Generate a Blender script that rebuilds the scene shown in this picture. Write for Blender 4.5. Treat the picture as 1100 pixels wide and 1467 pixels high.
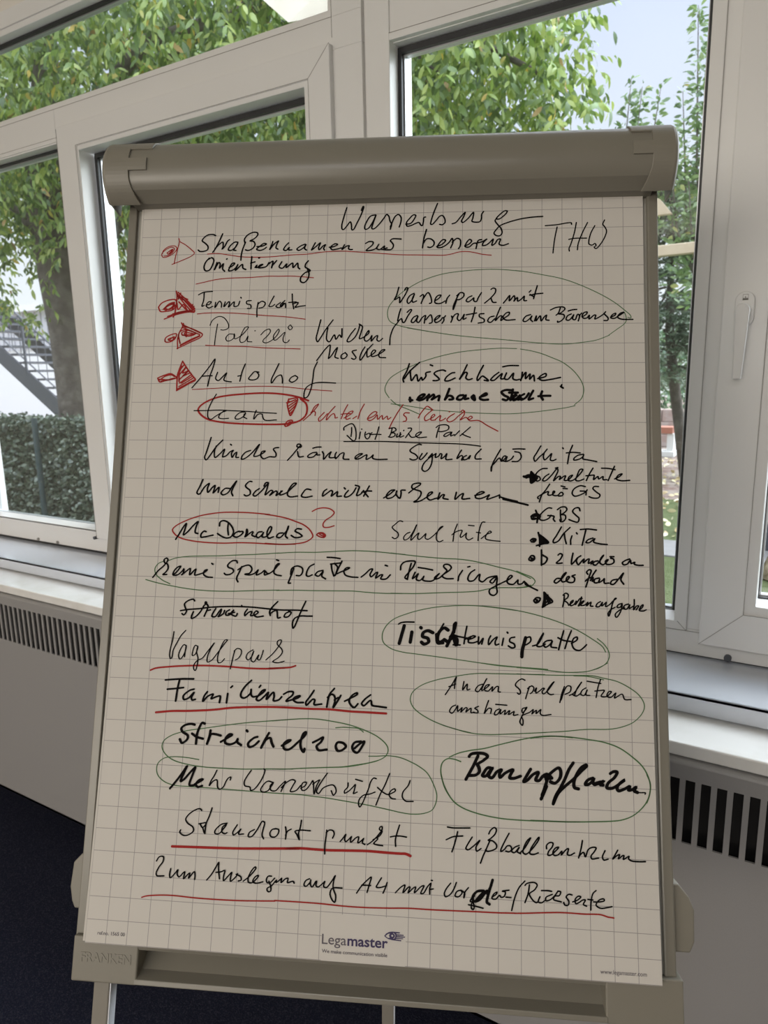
import bpy, bmesh, math, random
import numpy as np
from mathutils import Matrix, Vector

for o in list(bpy.data.objects):
    bpy.data.objects.remove(o)
S = bpy.context.scene
COL = S.collection

# ------------------------------------------------------------------ camera
# world: X along the window wall, Y out through the windows, Z up; the camera is the origin
ROT = ((0.85768, 0.51383, -0.01918), (0.08325, -0.17558, -0.98094), (-0.50740, 0.83973, -0.19337))
cam = bpy.data.cameras.new('camera')
cam_ob = bpy.data.objects.new('camera', cam)
COL.objects.link(cam_ob)
R = Matrix(ROT).transposed() @ Matrix(((1, 0, 0), (0, -1, 0), (0, 0, -1)))
cam_ob.matrix_world = R.to_4x4()
cam.sensor_fit = 'HORIZONTAL'
cam.sensor_width = 36
cam.lens = 1008.9 / 1100 * 36
cam.clip_start = 0.02
cam.clip_end = 300
cam.dof.use_dof = True
cam.dof.focus_distance = 0.88
cam.dof.aperture_fstop = 15
S.camera = cam_ob

# ------------------------------------------------------------------ light
SKY_STRENGTH = 1.12
FILL_WATTS = (18.0, 25.0)
REAR_FILL_WATTS = 130.0
SUN_STRENGTH = 6.0
S.view_settings.view_transform = 'Standard'
S.view_settings.look = 'None'
S.view_settings.gamma = 1
S.view_settings.use_curve_mapping = False
S.view_settings.exposure = 0.0

world = bpy.data.worlds.new('overcast_sky')
S.world = world
world.use_nodes = True
nt = world.node_tree
nt.nodes.clear()
wo = nt.nodes.new('ShaderNodeOutputWorld')
bg = nt.nodes.new('ShaderNodeBackground')
tc = nt.nodes.new('ShaderNodeTexCoord')
sx = nt.nodes.new('ShaderNodeSeparateXYZ')
rp = nt.nodes.new('ShaderNodeValToRGB')
nz = nt.nodes.new('ShaderNodeTexNoise')
nz.inputs['Scale'].default_value = 1.6
nz.inputs['Detail'].default_value = 2
mx = nt.nodes.new('ShaderNodeMix')
mx.data_type = 'RGBA'
rp.color_ramp.elements[0].position = 0.0
rp.color_ramp.elements[0].color = (0.93, 0.96, 1.0, 1)
rp.color_ramp.elements[1].position = 0.40
rp.color_ramp.elements[1].color = (0.66, 0.72, 0.92, 1)
_e = rp.color_ramp.elements.new(0.62)
_e.color = (2.6, 2.75, 3.2, 1)
_e = rp.color_ramp.elements.new(1.0)
_e.color = (4.4, 4.6, 5.2, 1)
mx.blend_type = 'SCREEN'
nt.links.new(tc.outputs['Generated'], sx.inputs[0])
nt.links.new(tc.outputs['Generated'], nz.inputs['Vector'])
nt.links.new(sx.outputs['Z'], rp.inputs[0])
nr = nt.nodes.new('ShaderNodeMapRange')
nr.inputs['From Min'].default_value = 0.35
nr.inputs['From Max'].default_value = 0.65
nt.links.new(nz.outputs['Fac'], nr.inputs['Value'])
nr.inputs['To Min'].default_value = 0.98
nr.inputs['To Max'].default_value = 1.18
mx.blend_type = 'MULTIPLY'
mx.inputs['Factor'].default_value = 1.0
nt.links.new(nr.outputs[0], mx.inputs['A'])
nt.links.new(rp.outputs['Color'], mx.inputs['B'])
nt.links.new(mx.outputs['Result'], bg.inputs['Color'])
bg.inputs['Strength'].default_value = SKY_STRENGTH
nt.links.new(bg.outputs[0], wo.inputs['Surface'])

sun = bpy.data.lights.new('veiled_sun', 'SUN')        # sun behind thin cloud: very soft, from the right beyond the trees
sun.energy = SUN_STRENGTH
sun.angle = math.radians(70)
sun.color = (0.90, 0.95, 1.0)
sun_ob = bpy.data.objects.new('veiled_sun', sun)
COL.objects.link(sun_ob)
sun_ob.rotation_euler = Vector((0.55, 0.66, 0.52)).to_track_quat('Z', 'Y').to_euler()


# ------------------------------------------------------------------ materials
def mat(name, col, rough=0.5, metal=0.0, noise=None, bump=None, spec=0.5):
    m = bpy.data.materials.new(name)
    m.use_nodes = True
    t = m.node_tree
    b = t.nodes['Principled BSDF']
    b.inputs['Base Color'].default_value = (*col, 1)
    b.inputs['Roughness'].default_value = rough
    b.inputs['Metallic'].default_value = metal
    b.inputs['Specular IOR Level'].default_value = spec
    tcn = t.nodes.new('ShaderNodeTexCoord')
    if noise:
        col2, scale, lo, hi = noise
        n = t.nodes.new('ShaderNodeTexNoise')
        n.inputs['Scale'].default_value = scale
        n.inputs['Detail'].default_value = 5
        r = t.nodes.new('ShaderNodeMapRange')
        r.inputs['From Min'].default_value = lo
        r.inputs['From Max'].default_value = hi
        x = t.nodes.new('ShaderNodeMix')
        x.data_type = 'RGBA'
        x.inputs['A'].default_value = (*col, 1)
        x.inputs['B'].default_value = (*col2, 1)
        t.links.new(tcn.outputs['Object'], n.inputs['Vector'])
        t.links.new(n.outputs['Fac'], r.inputs['Value'])
        t.links.new(r.outputs[0], x.inputs['Factor'])
        t.links.new(x.outputs['Result'], b.inputs['Base Color'])
    if bump:
        scale, strength, dist = bump
        n2 = t.nodes.new('ShaderNodeTexNoise')
        n2.inputs['Scale'].default_value = scale
        n2.inputs['Detail'].default_value = 4
        bp = t.nodes.new('ShaderNodeBump')
        bp.inputs['Strength'].default_value = strength
        bp.inputs['Distance'].default_value = dist
        t.links.new(tcn.outputs['Object'], n2.inputs['Vector'])
        t.links.new(n2.outputs['Fac'], bp.inputs['Height'])
        t.links.new(bp.outputs[0], b.inputs['Normal'])
    return m


def leaf_mat(name, cols, trans=0.35):
    """leaf colour picked per leaf (random per island)"""
    m = bpy.data.materials.new(name)
    m.use_nodes = True
    t = m.node_tree
    t.nodes.clear()
    out = t.nodes.new('ShaderNodeOutputMaterial')
    g = t.nodes.new('ShaderNodeNewGeometry')
    r = t.nodes.new('ShaderNodeValToRGB')
    r.color_ramp.interpolation = 'LINEAR'
    el = r.color_ramp.elements
    el[0].position = cols[0][0]
    el[0].color = (*cols[0][1], 1)
    el[1].position = cols[-1][0]
    el[1].color = (*cols[-1][1], 1)
    for p, c in cols[1:-1]:
        e = el.new(p)
        e.color = (*c, 1)
    d = t.nodes.new('ShaderNodeBsdfDiffuse')
    tr = t.nodes.new('ShaderNodeBsdfTranslucent')
    gl = t.nodes.new('ShaderNodeBsdfGlossy')
    gl.inputs['Roughness'].default_value = 0.45
    gl.inputs['Color'].default_value = (0.9, 0.95, 0.95, 1)
    a = t.nodes.new('ShaderNodeMixShader')
    a.inputs[0].default_value = trans
    b = t.nodes.new('ShaderNodeMixShader')
    b.inputs[0].default_value = 0.08
    t.links.new(g.outputs['Random Per Island'], r.inputs[0])
    t.links.new(r.outputs[0], d.inputs['Color'])
    t.links.new(r.outputs[0], tr.inputs['Color'])
    t.links.new(d.outputs[0], a.inputs[1])
    t.links.new(tr.outputs[0], a.inputs[2])
    t.links.new(a.outputs[0], b.inputs[1])
    t.links.new(gl.outputs[0], b.inputs[2])
    t.links.new(b.outputs[0], out.inputs['Surface'])
    return m


def glass_mat():
    m = bpy.data.materials.new('window_glass')
    m.use_nodes = True
    t = m.node_tree
    t.nodes.clear()
    out = t.nodes.new('ShaderNodeOutputMaterial')
    fr = t.nodes.new('ShaderNodeFresnel')
    geo = t.nodes.new('ShaderNodeNewGeometry')
    ior = t.nodes.new('ShaderNodeMapRange')          # same reflectance on both faces of the thin pane
    ior.inputs['To Min'].default_value = 1.5
    ior.inputs['To Max'].default_value = 1 / 1.5
    t.links.new(geo.outputs['Backfacing'], ior.inputs['Value'])
    t.links.new(ior.outputs[0], fr.inputs['IOR'])
    tp = t.nodes.new('ShaderNodeBsdfTransparent')
    tp.inputs['Color'].default_value = (0.95, 0.97, 0.96, 1)
    gl = t.nodes.new('ShaderNodeBsdfGlossy')
    gl.inputs['Roughness'].default_value = 0.02
    mixn = t.nodes.new('ShaderNodeMixShader')
    t.links.new(fr.outputs[0], mixn.inputs[0])
    t.links.new(tp.outputs[0], mixn.inputs[1])
    t.links.new(gl.outputs[0], mixn.inputs[2])
    t.links.new(mixn.outputs[0], out.inputs['Surface'])
    return m


def paper_mat():
    """squared flip chart paper: 25 mm grid (uv in grid cells), blank field around the printed emblem"""
    m = bpy.data.materials.new('squared_paper')
    m.use_nodes = True
    t = m.node_tree
    b = t.nodes['Principled BSDF']
    b.inputs['Roughness'].default_value = 0.75
    b.inputs['Specular IOR Level'].default_value = 0.25
    uv = t.nodes.new('ShaderNodeUVMap')
    uv.uv_map = 'cells'
    s = t.nodes.new('ShaderNodeSeparateXYZ')
    t.links.new(uv.outputs[0], s.inputs[0])

    def M(op, a, bb=None, c=None):
        n = t.nodes.new('ShaderNodeMath')
        n.operation = op
        for i, v in enumerate((a, bb, c)):
            if v is None:
                continue
            if isinstance(v, (int, float)):
                n.inputs[i].default_value = v
            else:
                t.links.new(v, n.inputs[i])
        return n.outputs[0]
    U, V = s.outputs['X'], s.outputs['Y']

    def line(c, w):
        f = M('ABSOLUTE', M('SUBTRACT', c, M('ROUND', c)))
        return M('LESS_THAN', f, w)
    lu = line(U, 0.0135)
    lv = line(V, 0.0135)
    inu = M('LESS_THAN', M('ABSOLUTE', M('SUBTRACT', U, 13.0)), 1.9)
    belowv = M('GREATER_THAN', V, 34.06)
    blank = M('MULTIPLY', inu, belowv)
    grid = M('MULTIPLY', M('MAXIMUM', lu, lv), M('SUBTRACT', 1.0, blank))
    tcn = t.nodes.new('ShaderNodeTexCoord')
    n = t.nodes.new('ShaderNodeTexNoise')
    n.inputs['Scale'].default_value = 6
    t.links.new(tcn.outputs['Object'], n.inputs['Vector'])
    base = t.nodes.new('ShaderNodeMix')
    base.data_type = 'RGBA'
    base.inputs['A'].default_value = (0.58, 0.55, 0.505, 1)
    base.inputs['B'].default_value = (0.62, 0.585, 0.535, 1)
    t.links.new(n.outputs['Fac'], base.inputs['Factor'])
    x = t.nodes.new('ShaderNodeMix')
    x.data_type = 'RGBA'
    x.inputs['B'].default_value = (0.23, 0.215, 0.215, 1)
    t.links.new(M('MULTIPLY', grid, 0.82), x.inputs['Factor'])
    t.links.new(base.outputs['Result'], x.inputs['A'])
    t.links.new(x.outputs['Result'], b.inputs['Base Color'])
    bp = t.nodes.new('ShaderNodeBump')
    bp.inputs['Strength'].default_value = 0.25
    bp.inputs['Distance'].default_value = 0.004
    n2 = t.nodes.new('ShaderNodeTexNoise')
    n2.inputs['Scale'].default_value = 9
    n2.inputs['Detail'].default_value = 2
    t.links.new(tcn.outputs['Object'], n2.inputs['Vector'])
    t.links.new(n2.outputs['Fac'], bp.inputs['Height'])
    t.links.new(bp.outputs[0], b.inputs['Normal'])
    return m


M_PVC = mat('white_pvc', (0.76, 0.75, 0.735), 0.35, noise=((0.74, 0.73, 0.715), 3, 0.3, 0.7), bump=(220, 0.03, 0.001))
M_SEAM = mat('seam_grey', (0.28, 0.26, 0.24), 0.7)
M_GASKET = mat('rubber_gasket', (0.02, 0.02, 0.022), 0.45)
M_SPACER = mat('aluminium_spacer', (0.55, 0.56, 0.58), 0.35, 0.8)
M_GLASS = glass_mat()
M_SILL_METAL = mat('coated_ledge', (0.56, 0.59, 0.65), 0.13, spec=1.0)
M_SILL = mat('white_sill_board', (0.82, 0.81, 0.79), 0.22, noise=((0.74, 0.72, 0.68), 14, 0.45, 0.75))
M_RAD = mat('radiator_paint', (0.31, 0.30, 0.295), 0.45, noise=((0.295, 0.285, 0.28), 500, 0.3, 0.7), bump=(400, 0.08, 0.0008))
M_DARK = mat('dark_cavity', (0.012, 0.011, 0.011), 0.9)
M_WALL = mat('wall_paint', (0.74, 0.70, 0.64), 0.85, bump=(120, 0.1, 0.002))
M_CEIL = mat('ceiling_paint', (0.80, 0.78, 0.74), 0.9, bump=(120, 0.1, 0.002))
M_CARPET = mat('navy_carpet', (0.014, 0.016, 0.032), 0.95, noise=((0.045, 0.048, 0.070), 260, 0.48, 0.75), bump=(300, 0.8, 0.006), spec=0.1)
M_FRAME = mat('pebble_grey_plastic', (0.215, 0.198, 0.160), 0.42, bump=(500, 0.05, 0.0006))
M_FRAME2 = mat('pebble_grey_coating', (0.205, 0.190, 0.155), 0.30, bump=(300, 0.03, 0.0006))
M_LEG = mat('coated_leg_tube', (0.24, 0.22, 0.185), 0.22, spec=0.8)
M_LEG_SIDE = mat('pale_leg_side', (0.80, 0.82, 0.86), 0.32, 0.15)
M_BOARD = mat('board_white_enamel', (0.40, 0.385, 0.34), 0.4)
M_PAPER = paper_mat()
M_PAGES = mat('page_edges', (0.58, 0.55, 0.50), 0.8)
M_BLACK = mat('black_marker_ink', (0.006, 0.005, 0.005), 0.8, spec=0.08)
M_RED = mat('red_marker_ink', (0.33, 0.022, 0.020), 0.7, spec=0.15)
M_GREEN = mat('green_marker_ink', (0.075, 0.16, 0.065), 0.7, spec=0.15)
M_NAVY = mat('navy_print', (0.035, 0.022, 0.085), 0.6)
M_GREYPRINT = mat('grey_print', (0.10, 0.085, 0.10), 0.6)
INK = {'black': M_BLACK, 'red': M_RED, 'green': M_GREEN}
M_METAL = mat('dark_steel', (0.08, 0.085, 0.10), 0.5, 0.3)
M_BARK = mat('walnut_bark', (0.085, 0.072, 0.060), 0.9, noise=((0.16, 0.145, 0.12), 9, 0.4, 0.7), bump=(14, 0.8, 0.03))
M_WHITEWALL = mat('white_render', (0.88, 0.88, 0.88), 0.8, bump=(20, 0.1, 0.01))
M_CLAD = mat('pale_cladding', (0.62, 0.62, 0.66), 0.7)
M_BEIGE = mat('pale_beige', (0.50, 0.42, 0.31), 0.7, noise=((0.42, 0.33, 0.23), 5, 0.35, 0.7))
M_CREAM = mat('cream_panel', (0.62, 0.57, 0.46), 0.8, noise=((0.54, 0.48, 0.37), 7, 0.35, 0.75))


# ------------------------------------------------------------------ helpers
def tag(o, label, cat, group=None, kind=None):
    if label:
        o['label'] = label
    if cat:
        o['category'] = cat
    if group:
        o['group'] = group
    if kind:
        o['kind'] = kind
    return o


def empty(name, loc=(0, 0, 0), rot=None):
    o = bpy.data.objects.new(name, None)
    COL.objects.link(o)
    o.empty_display_size = 0.05
    if rot is not None:
        o.matrix_world = Matrix.Translation(loc) @ rot.to_4x4()
    else:
        o.location = loc
    return o


def link(name, verts, faces, m, parent=None, smooth=False, label=None):
    """mesh object from WORLD vertices; if it has a parent, coordinates become local to it"""
    me = bpy.data.meshes.new(name)
    if parent is not None:
        root = world_matrix(parent)
        inv = root.inverted()
        verts = [inv @ Vector(v) for v in verts]
    me.from_pydata([tuple(v) for v in verts], [], faces)
    mats = m if isinstance(m, (list, tuple)) else [m]
    for q in mats:
        me.materials.append(q)
    if smooth:
        for p in me.polygons:
            p.use_smooth = True
    o = bpy.data.objects.new(name, me)
    COL.objects.link(o)
    if parent is not None:
        o.parent = parent
    if label:
        o['label'] = label
    return o


def world_matrix(o):
    mtx = Matrix.LocRotScale(o.location, o.rotation_quaternion if o.rotation_mode == 'QUATERNION' else o.rotation_euler, o.scale)
    if o.parent is not None:
        return world_matrix(o.parent) @ mtx
    return mtx


class MB:
    def __init__(self):
        self.v = []
        self.f = []

    def add(self, v, f):
        n = len(self.v)
        self.v += [tuple(q) for q in v]
        self.f += [tuple(i + n for i in q) for q in f]

    def box(self, x0, x1, y0, y1, z0, z1):
        self.add([(x0, y0, z0), (x1, y0, z0), (x1, y1, z0), (x0, y1, z0), (x0, y0, z1), (x1, y0, z1), (x1, y1, z1), (x0, y1, z1)],
                 [(0, 3, 2, 1), (4, 5, 6, 7), (0, 1, 5, 4), (1, 2, 6, 5), (2, 3, 7, 6), (3, 0, 4, 7)])

    def tube(self, pts, rads, n=10):
        rings = []
        pts = [Vector(p) for p in pts]
        for i, p in enumerate(pts):
            d = (pts[min(i + 1, len(pts) - 1)] - pts[max(i - 1, 0)]).normalized()
            a = d.cross(Vector((0.3, 0.9, 0.2)))
            if a.length < 1e-3:
                a = d.cross(Vector((1, 0, 0)))
            a.normalize()
            b = d.cross(a)
            r = rads[i] if isinstance(rads, (list, tuple)) else rads
            rings.append([p + (a * math.cos(k * 2 * math.pi / n) + b * math.sin(k * 2 * math.pi / n)) * r for k in range(n)])
        v = [q for r in rings for q in r]
        f = []
        for i in range(len(pts) - 1):
            for k in range(n):
                f.append((i * n + k, i * n + (k + 1) % n, (i + 1) * n + (k + 1) % n, (i + 1) * n + k))
        f.append(tuple(reversed(range(n))))
        f.append(tuple(range((len(pts) - 1) * n, len(pts) * n)))
        self.add(v, f)

    def bar(self, a, b, w, h, up=(0, 0, 1)):
        """rectangular bar from a to b"""
        a = Vector(a)
        b = Vector(b)
        d = (b - a).normalized()
        s = d.cross(Vector(up)).normalized()
        u = s.cross(d).normalized()
        c = []
        for p in (a, b):
            for i, j in ((-1, -1), (1, -1), (1, 1), (-1, 1)):
                c.append(p + s * (i * w / 2) + u * (j * h / 2))
        self.add(c, [(0, 1, 2, 3), (7, 6, 5, 4), (0, 4, 5, 1), (1, 5, 6, 2), (2, 6, 7, 3), (3, 7, 4, 0)])

    def out(self, name, m, parent=None, bevel=0.0, smooth=False, label=None, seg=2):
        o = link(name, self.v, self.f, m, parent, smooth, label)
        if bevel:
            b = o.modifiers.new('bevel', 'BEVEL')
            b.width = bevel
            b.segments = seg
            b.limit_method = 'ANGLE'
        return o


def box(name, x0, x1, y0, y1, z0, z1, m, parent=None, bevel=0.0, label=None):
    q = MB()
    q.box(x0, x1, y0, y1, z0, z1)
    return q.out(name, m, parent, bevel, False, label)


FLOOR = -1.44
CEIL = 1.22
GROUND = -1.50
# ------------------------------------------------------------------ room shell
for nm, b, m in (('floor', (-6.2, 3.4, -4.6, 1.60, FLOOR - 0.1, FLOOR), M_CARPET),
                 ('ceiling', (-6.2, 3.4, -4.6, 1.60, CEIL, CEIL + 0.1), M_CEIL),
                 ('wall_left', (-6.3, -6.2, -4.7, 1.60, FLOOR - 0.1, CEIL + 0.1), M_WALL),
                 ('wall_right', (3.4, 3.5, -4.7, 1.60, FLOOR - 0.1, CEIL + 0.1), M_WALL)):
    tag(box(nm, *b, m), None, None, kind='structure')
q = MB()                                             # back wall with a wide opening for the added fill light
q.box(-6.2, 3.4, -4.7, -4.6, FLOOR - 0.1, -0.55)
q.box(-6.2, 3.4, -4.7, -4.6, 1.02, CEIL + 0.1)
q.box(-6.2, -4.2, -4.7, -4.6, -0.55, 1.02)
q.box(0.8, 3.4, -4.7, -4.6, -0.55, 1.02)
tag(q.out('wall_back', M_WALL), None, None, kind='structure')
q = MB()                                             # window wall: parapet, lintel and the piers beside the windows
q.box(-6.2, 3.4, 1.40, 1.60, FLOOR, -0.62)
q.box(-6.2, 3.4, 1.46, 1.60, 1.09, CEIL)
q.box(-6.2, -2.765, 1.46, 1.60, -0.62, 1.09)
q.box(0.90, 3.4, 1.46, 1.60, -0.62, 1.09)
tag(q.out('wall_front', M_WALL), None, None, kind='structure')

# ------------------------------------------------------------------ windows
FY = 1.452      # frame front
GY = 1.500      # glass plane


def ring(mb, x0, x1, z0, z1, w, y0, y1):
    """mitred rectangular frame, w = (left, right, bottom, top)"""
    l, r, b, t = w
    o = [(x0, z0), (x1, z0), (x1, z1), (x0, z1)]
    i = [(x0 + l, z0 + b), (x1 - r, z0 + b), (x1 - r, z1 - t), (x0 + l, z1 - t)]
    v = []
    for y in (y0, y1):
        v += [(p[0], y, p[1]) for p in o] + [(p[0], y, p[1]) for p in i]
    f = []
    for k in range(4):
        n = (k + 1) % 4
        f.append((k, n, 4 + n, 4 + k))
        f.append((8 + k, 12 + k, 12 + n, 8 + n))
        f.append((k, 8 + k, 8 + n, n))
        f.append((4 + k, 4 + n, 12 + n, 12 + k))
    mb.add(v, f)


def pane(parent, x0, x1, z0, z1, y=GY):
    """glass pane with its bead, rubber gasket and bright spacer; x0..z1 is the visible glass"""
    g = MB()
    ring(g, x0 - 0.012, x1 + 0.012, z0 - 0.012, z1 + 0.012, (0.012,) * 4, y - 0.014, y + 0.012)
    gk = g.out('gasket', M_GASKET, parent)
    s = MB()
    ring(s, x0 - 0.004, x1 + 0.004, z0 - 0.004, z1 + 0.004, (0.007,) * 4, y - 0.004, y + 0.012)
    s.out('spacer', M_SPACER, parent)
    return box('pane', x0 - 0.004, x1 + 0.004, y - 0.001, y + 0.001, z0 - 0.004, z1 + 0.004, M_GLASS, parent)


def seams(parent, segs, y):
    """fine joint lines on a profile face: thin recessed strips"""
    s = MB()
    for (xa, za), (xb, zb) in segs:
        s.bar((xa, y - 0.0002, za), (xb, y - 0.0002, zb), 0.0008, 0.0011, up=(0, 1, 0))
    return s.out('joint_line', M_SEAM, parent)


def seam_rect(x0, x1, z0, z1):
    return [((x0, z0), (x1, z0)), ((x1, z0), (x1, z1)), ((x1, z1), (x0, z1)), ((x0, z1), (x0, z0))]


# window_1: fixed pane at the left, tilt sash at the right, transom lights above
w1 = empty('window_1', (-1.75, FY, -0.56))
w1['kind'] = 'structure'
f = MB()
f.box(-2.77, -2.64, FY, 1.55, -0.560, 1.09)          # left jamb
f.box(-2.64, -1.880, FY, 1.55, -0.560, -0.495)       # sill rail
f.box(-1.880, -0.911, FY, 1.55, -0.560, -0.480)
f.box(-1.990, -1.880, FY, 1.55, -0.490, 0.725)        # mullion
f.box(-2.64, -1.990, FY, 1.55, 0.694, 0.782)
f.box(-1.990, -0.911, FY, 1.55, 0.715, 0.782)         # transom
f.box(-2.64, -0.911, FY, 1.55, 1.045, 1.09)
f.box(-1.065, -0.911, FY, 1.55, -0.480, 0.715)        # post half
f.box(-0.990, -0.911, FY, 1.55, 0.782, 1.045)
f.out('window_frame', M_PVC, w1, 0.0015)
b = MB()                                              # glazing beads
ring(b, -2.64, -0.990, 0.782, 1.045, (0.018, 0.012, 0.017, 0.017), FY + 0.004, GY - 0.01)
ring(b, -2.642, -1.975, -0.500, 0.700, (0.010, 0.016, 0.009, 0.010), FY + 0.004, GY - 0.01)
b.out('glazing_bead', M_PVC, w1, 0.0015)
pane(w1, -2.62, -1.010, 0.812, 1.020)
pane(w1, -2.618, -1.999, -0.486, 0.685)
s = MB()
ring(s, -1.968, -0.9885, -0.512, 0.7247, (0.084, 0.062, 0.070, 0.062), 1.437, 1.52)
sash = s.out('sash', M_PVC, w1, 0.002)
b = MB()
ring(b, -1.886, -1.049, -0.443, 0.664, (0.007, 0.015, 0.012, 0.013), 1.441, GY - 0.008)
b.out('glazing_bead', M_PVC, sash, 0.0015)
pane(sash, -1.858, -1.079, -0.415, 0.637)
seams(sash, [((-0.9885, 0.7247), (-1.049, 0.664))] + seam_rect(-1.886, -1.049, -0.443, 0.664) + [((-1.968, -0.51), (-1.968, 0.72))], 1.437)
wd = MB()                                             # sloped upper face of the bottom bead
wd.add([(-2.63, FY + 0.004, -0.4905), (-1.985, FY + 0.004, -0.4905), (-1.985, GY - 0.013, -0.4815), (-2.63, GY - 0.013, -0.4815),
        (-2.63, FY + 0.004, -0.499), (-1.985, FY + 0.004, -0.499), (-1.985, GY - 0.013, -0.499), (-2.63, GY - 0.013, -0.499)],
       [(0, 1, 2, 3), (7, 6, 5, 4), (0, 4, 5, 1), (1, 5, 6, 2), (2, 6, 7, 3), (3, 7, 4, 0)])
wd.out('glazing_bead', M_PVC, w1)
seams(w1, [((-2.5, 0.7818), (-0.990, 0.7818)), ((-0.9895, 0.74), (-0.9895, 1.04)), ((-2.48, 0.705), (-1.97, 0.705))], FY)
for x, z in ((-2.31, -0.5535), (-2.20, -0.5535), (-1.975, -0.511)):
    t = MB()
    t.tube([(x, FY - 0.004 if z < -0.52 else 1.432, z), (x, FY + 0.01, z)], 0.0055, 12)
    t.out('drain_cap', M_METAL if z > -0.52 else M_SEAM, w1)

box('sill_gasket', -2.74, 0.90, FY + 0.006, 1.56, -0.5685, -0.558, M_GASKET, w1)

# window_2: fixed pane behind the chart, handled sash at the right
w2 = empty('window_2', (-0.5, FY, -0.56))
w2['kind'] = 'structure'
f = MB()
f.box(-0.911, -0.900, FY + 0.010, 1.55, -0.565, 1.09)
f.box(-0.901, -0.840, FY - 0.003, 1.55, -0.565, 1.09)      # post half beside window_1
f.box(-0.840, 0.90, FY, 1.55, -0.565, -0.512)
f.box(-0.840, -0.140, FY, 1.55, 0.7136, 0.782)
f.box(-0.140, 0.90, FY, 1.55, 0.700, 0.782)
f.box(-0.190, -0.090, FY, 1.55, -0.512, 0.7136)
f.box(0.80, 0.90, FY, 1.55, -0.512, 0.782)
f.box(-0.840, 0.90, FY, 1.55, 1.045, 1.09)
f.box(0.80, 0.90, FY, 1.55, 0.782, 1.045)
f.out('window_frame', M_PVC, w2, 0.0015)
b = MB()
ring(b, -0.8657, -0.1766, -0.5165, 0.7136, (0.0205, 0.0238, 0.018, 0.014), FY - 0.002, GY - 0.008)
ring(b, -0.840, 0.80, 0.782, 1.045, (0.017, 0.017, 0.017, 0.017), FY + 0.004, GY - 0.01)
b.out('glazing_bead', M_PVC, w2, 0.0015)
b = MB()                                                     # inner reveal up to the gasket
ring(b, -0.852, -0.196, -0.502, 0.706, (0.007, 0.004, 0.006, 0.008), FY + 0.012, GY + 0.006)
b.out('rebate', M_PVC, w2, 0.001)
wd = MB()
wd.add([(-0.845, FY - 0.001, -0.4985), (-0.20, FY - 0.001, -0.4985), (-0.20, GY - 0.012, -0.4885), (-0.845, GY - 0.012, -0.4885),
        (-0.845, FY - 0.001, -0.508), (-0.20, FY - 0.001, -0.508), (-0.20, GY - 0.012, -0.508), (-0.845, GY - 0.012, -0.508)],
       [(0, 1, 2, 3), (7, 6, 5, 4), (0, 4, 5, 1), (1, 5, 6, 2), (2, 6, 7, 3), (3, 7, 4, 0)])
wd.out('glazing_bead', M_PVC, w2)
pane(w2, -0.831, -0.2095, -0.488, 0.684)
pane(w2, -0.820, 0.780, 0.812, 1.020)
seams(w2, [((-0.8657, -0.51), (-0.8657, 0.80)), ((-0.8657, 0.7136), (-0.15, 0.7136)), ((-0.1766, -0.5165), (-0.1766, 0.71)),
           ((-0.24, -0.5165), (-0.150, -0.5165)), ((-0.1946, -0.4985), (-0.1766, -0.5165))], FY - 0.002)
s = MB()
ring(s, -0.150, 0.86, -0.530, 0.7247, (0.0745, 0.0745, 0.072, 0.072), 1.424, 1.52)
sash2 = s.out('sash', M_PVC, w2, 0.002)
b = MB()
ring(b, -0.0775, 0.7875, -0.460, 0.655, (0.020, 0.020, 0.019, 0.020), 1.428, GY - 0.008)
b.out('glazing_bead', M_PVC, sash2, 0.0015)
pane(sash2, -0.0560, 0.766, -0.438, 0.632)
seams(sash2, seam_rect(-0.0765, 0.787, -0.459, 0.654) + [((-0.150, -0.530), (-0.0765, -0.459))], 1.424)
t = MB()
t.tube([(-0.0985, FY - 0.006, -0.5585), (-0.0985, FY + 0.01, -0.5585)], 0.007, 12)
t.out('drain_cap', M_METAL, w2)
# window handle
hd = MB()
n = 20
for k0, k1, yy in ((0, 0, 0),):
    pts = []
    for k in range(n):
        a = math.pi * k / (n - 1)
        pts.append((-0.1135 + 0.0155 * math.cos(a), 0.112 + 0.0155 * math.sin(a)))
    for k in range(n):
        a = math.pi + math.pi * k / (n - 1)
        pts.append((-0.1135 + 0.0155 * math.cos(a), 0.083 + 0.0155 * math.sin(a)))
    N = len(pts)
    v = [(x, 1.424, z) for x, z in pts] + [(x, 1.415, z) for x, z in pts]
    fc = [tuple(range(N, 2 * N))] + [(i, (i + 1) % N, N + (i + 1) % N, N + i) for i in range(N)]
    hd.add(v, [tuple(reversed(q)) for q in fc])
handle = hd.out('handle', M_PVC, w2, 0.0015, label='white window handle plate with a small printed mark')
lv = MB()
lv.tube([(-0.1135, 1.418, 0.094), (-0.1135, 1.385, 0.094)], 0.0105, 16)
lv.out('handle_neck', M_PVC, handle, 0.001)
lv = MB()
pts = []
for k in range(14):
    a = math.pi * k / 13
    pts.append((-0.1135 + 0.0112 * math.cos(a), 0.094 + 0.0112 * math.sin(a)))
pts += [(-0.1225, -0.022), (-0.1085, -0.022)]
N = len(pts)
v = [(x, 1.388 + 0.006 * max(0, (0.09 - z)) / 0.11, z) for x, z in pts] + [(x, 1.374 + 0.008 * max(0, (0.09 - z)) / 0.11, z) for x, z in pts]
lv.add(v, [tuple(range(N)), tuple(reversed(range(N, 2 * N)))] + [(i, N + i, N + (i + 1) % N, (i + 1) % N) for i in range(N)])
lv.out('lever', M_PVC, handle, 0.0018, seg=3)
q = MB()                                                     # printed mark on the plate
ring(q, -0.1175, -0.1085, 0.1125, 0.1225, (0.0006,) * 4, 1.4146, 1.4148)
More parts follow.
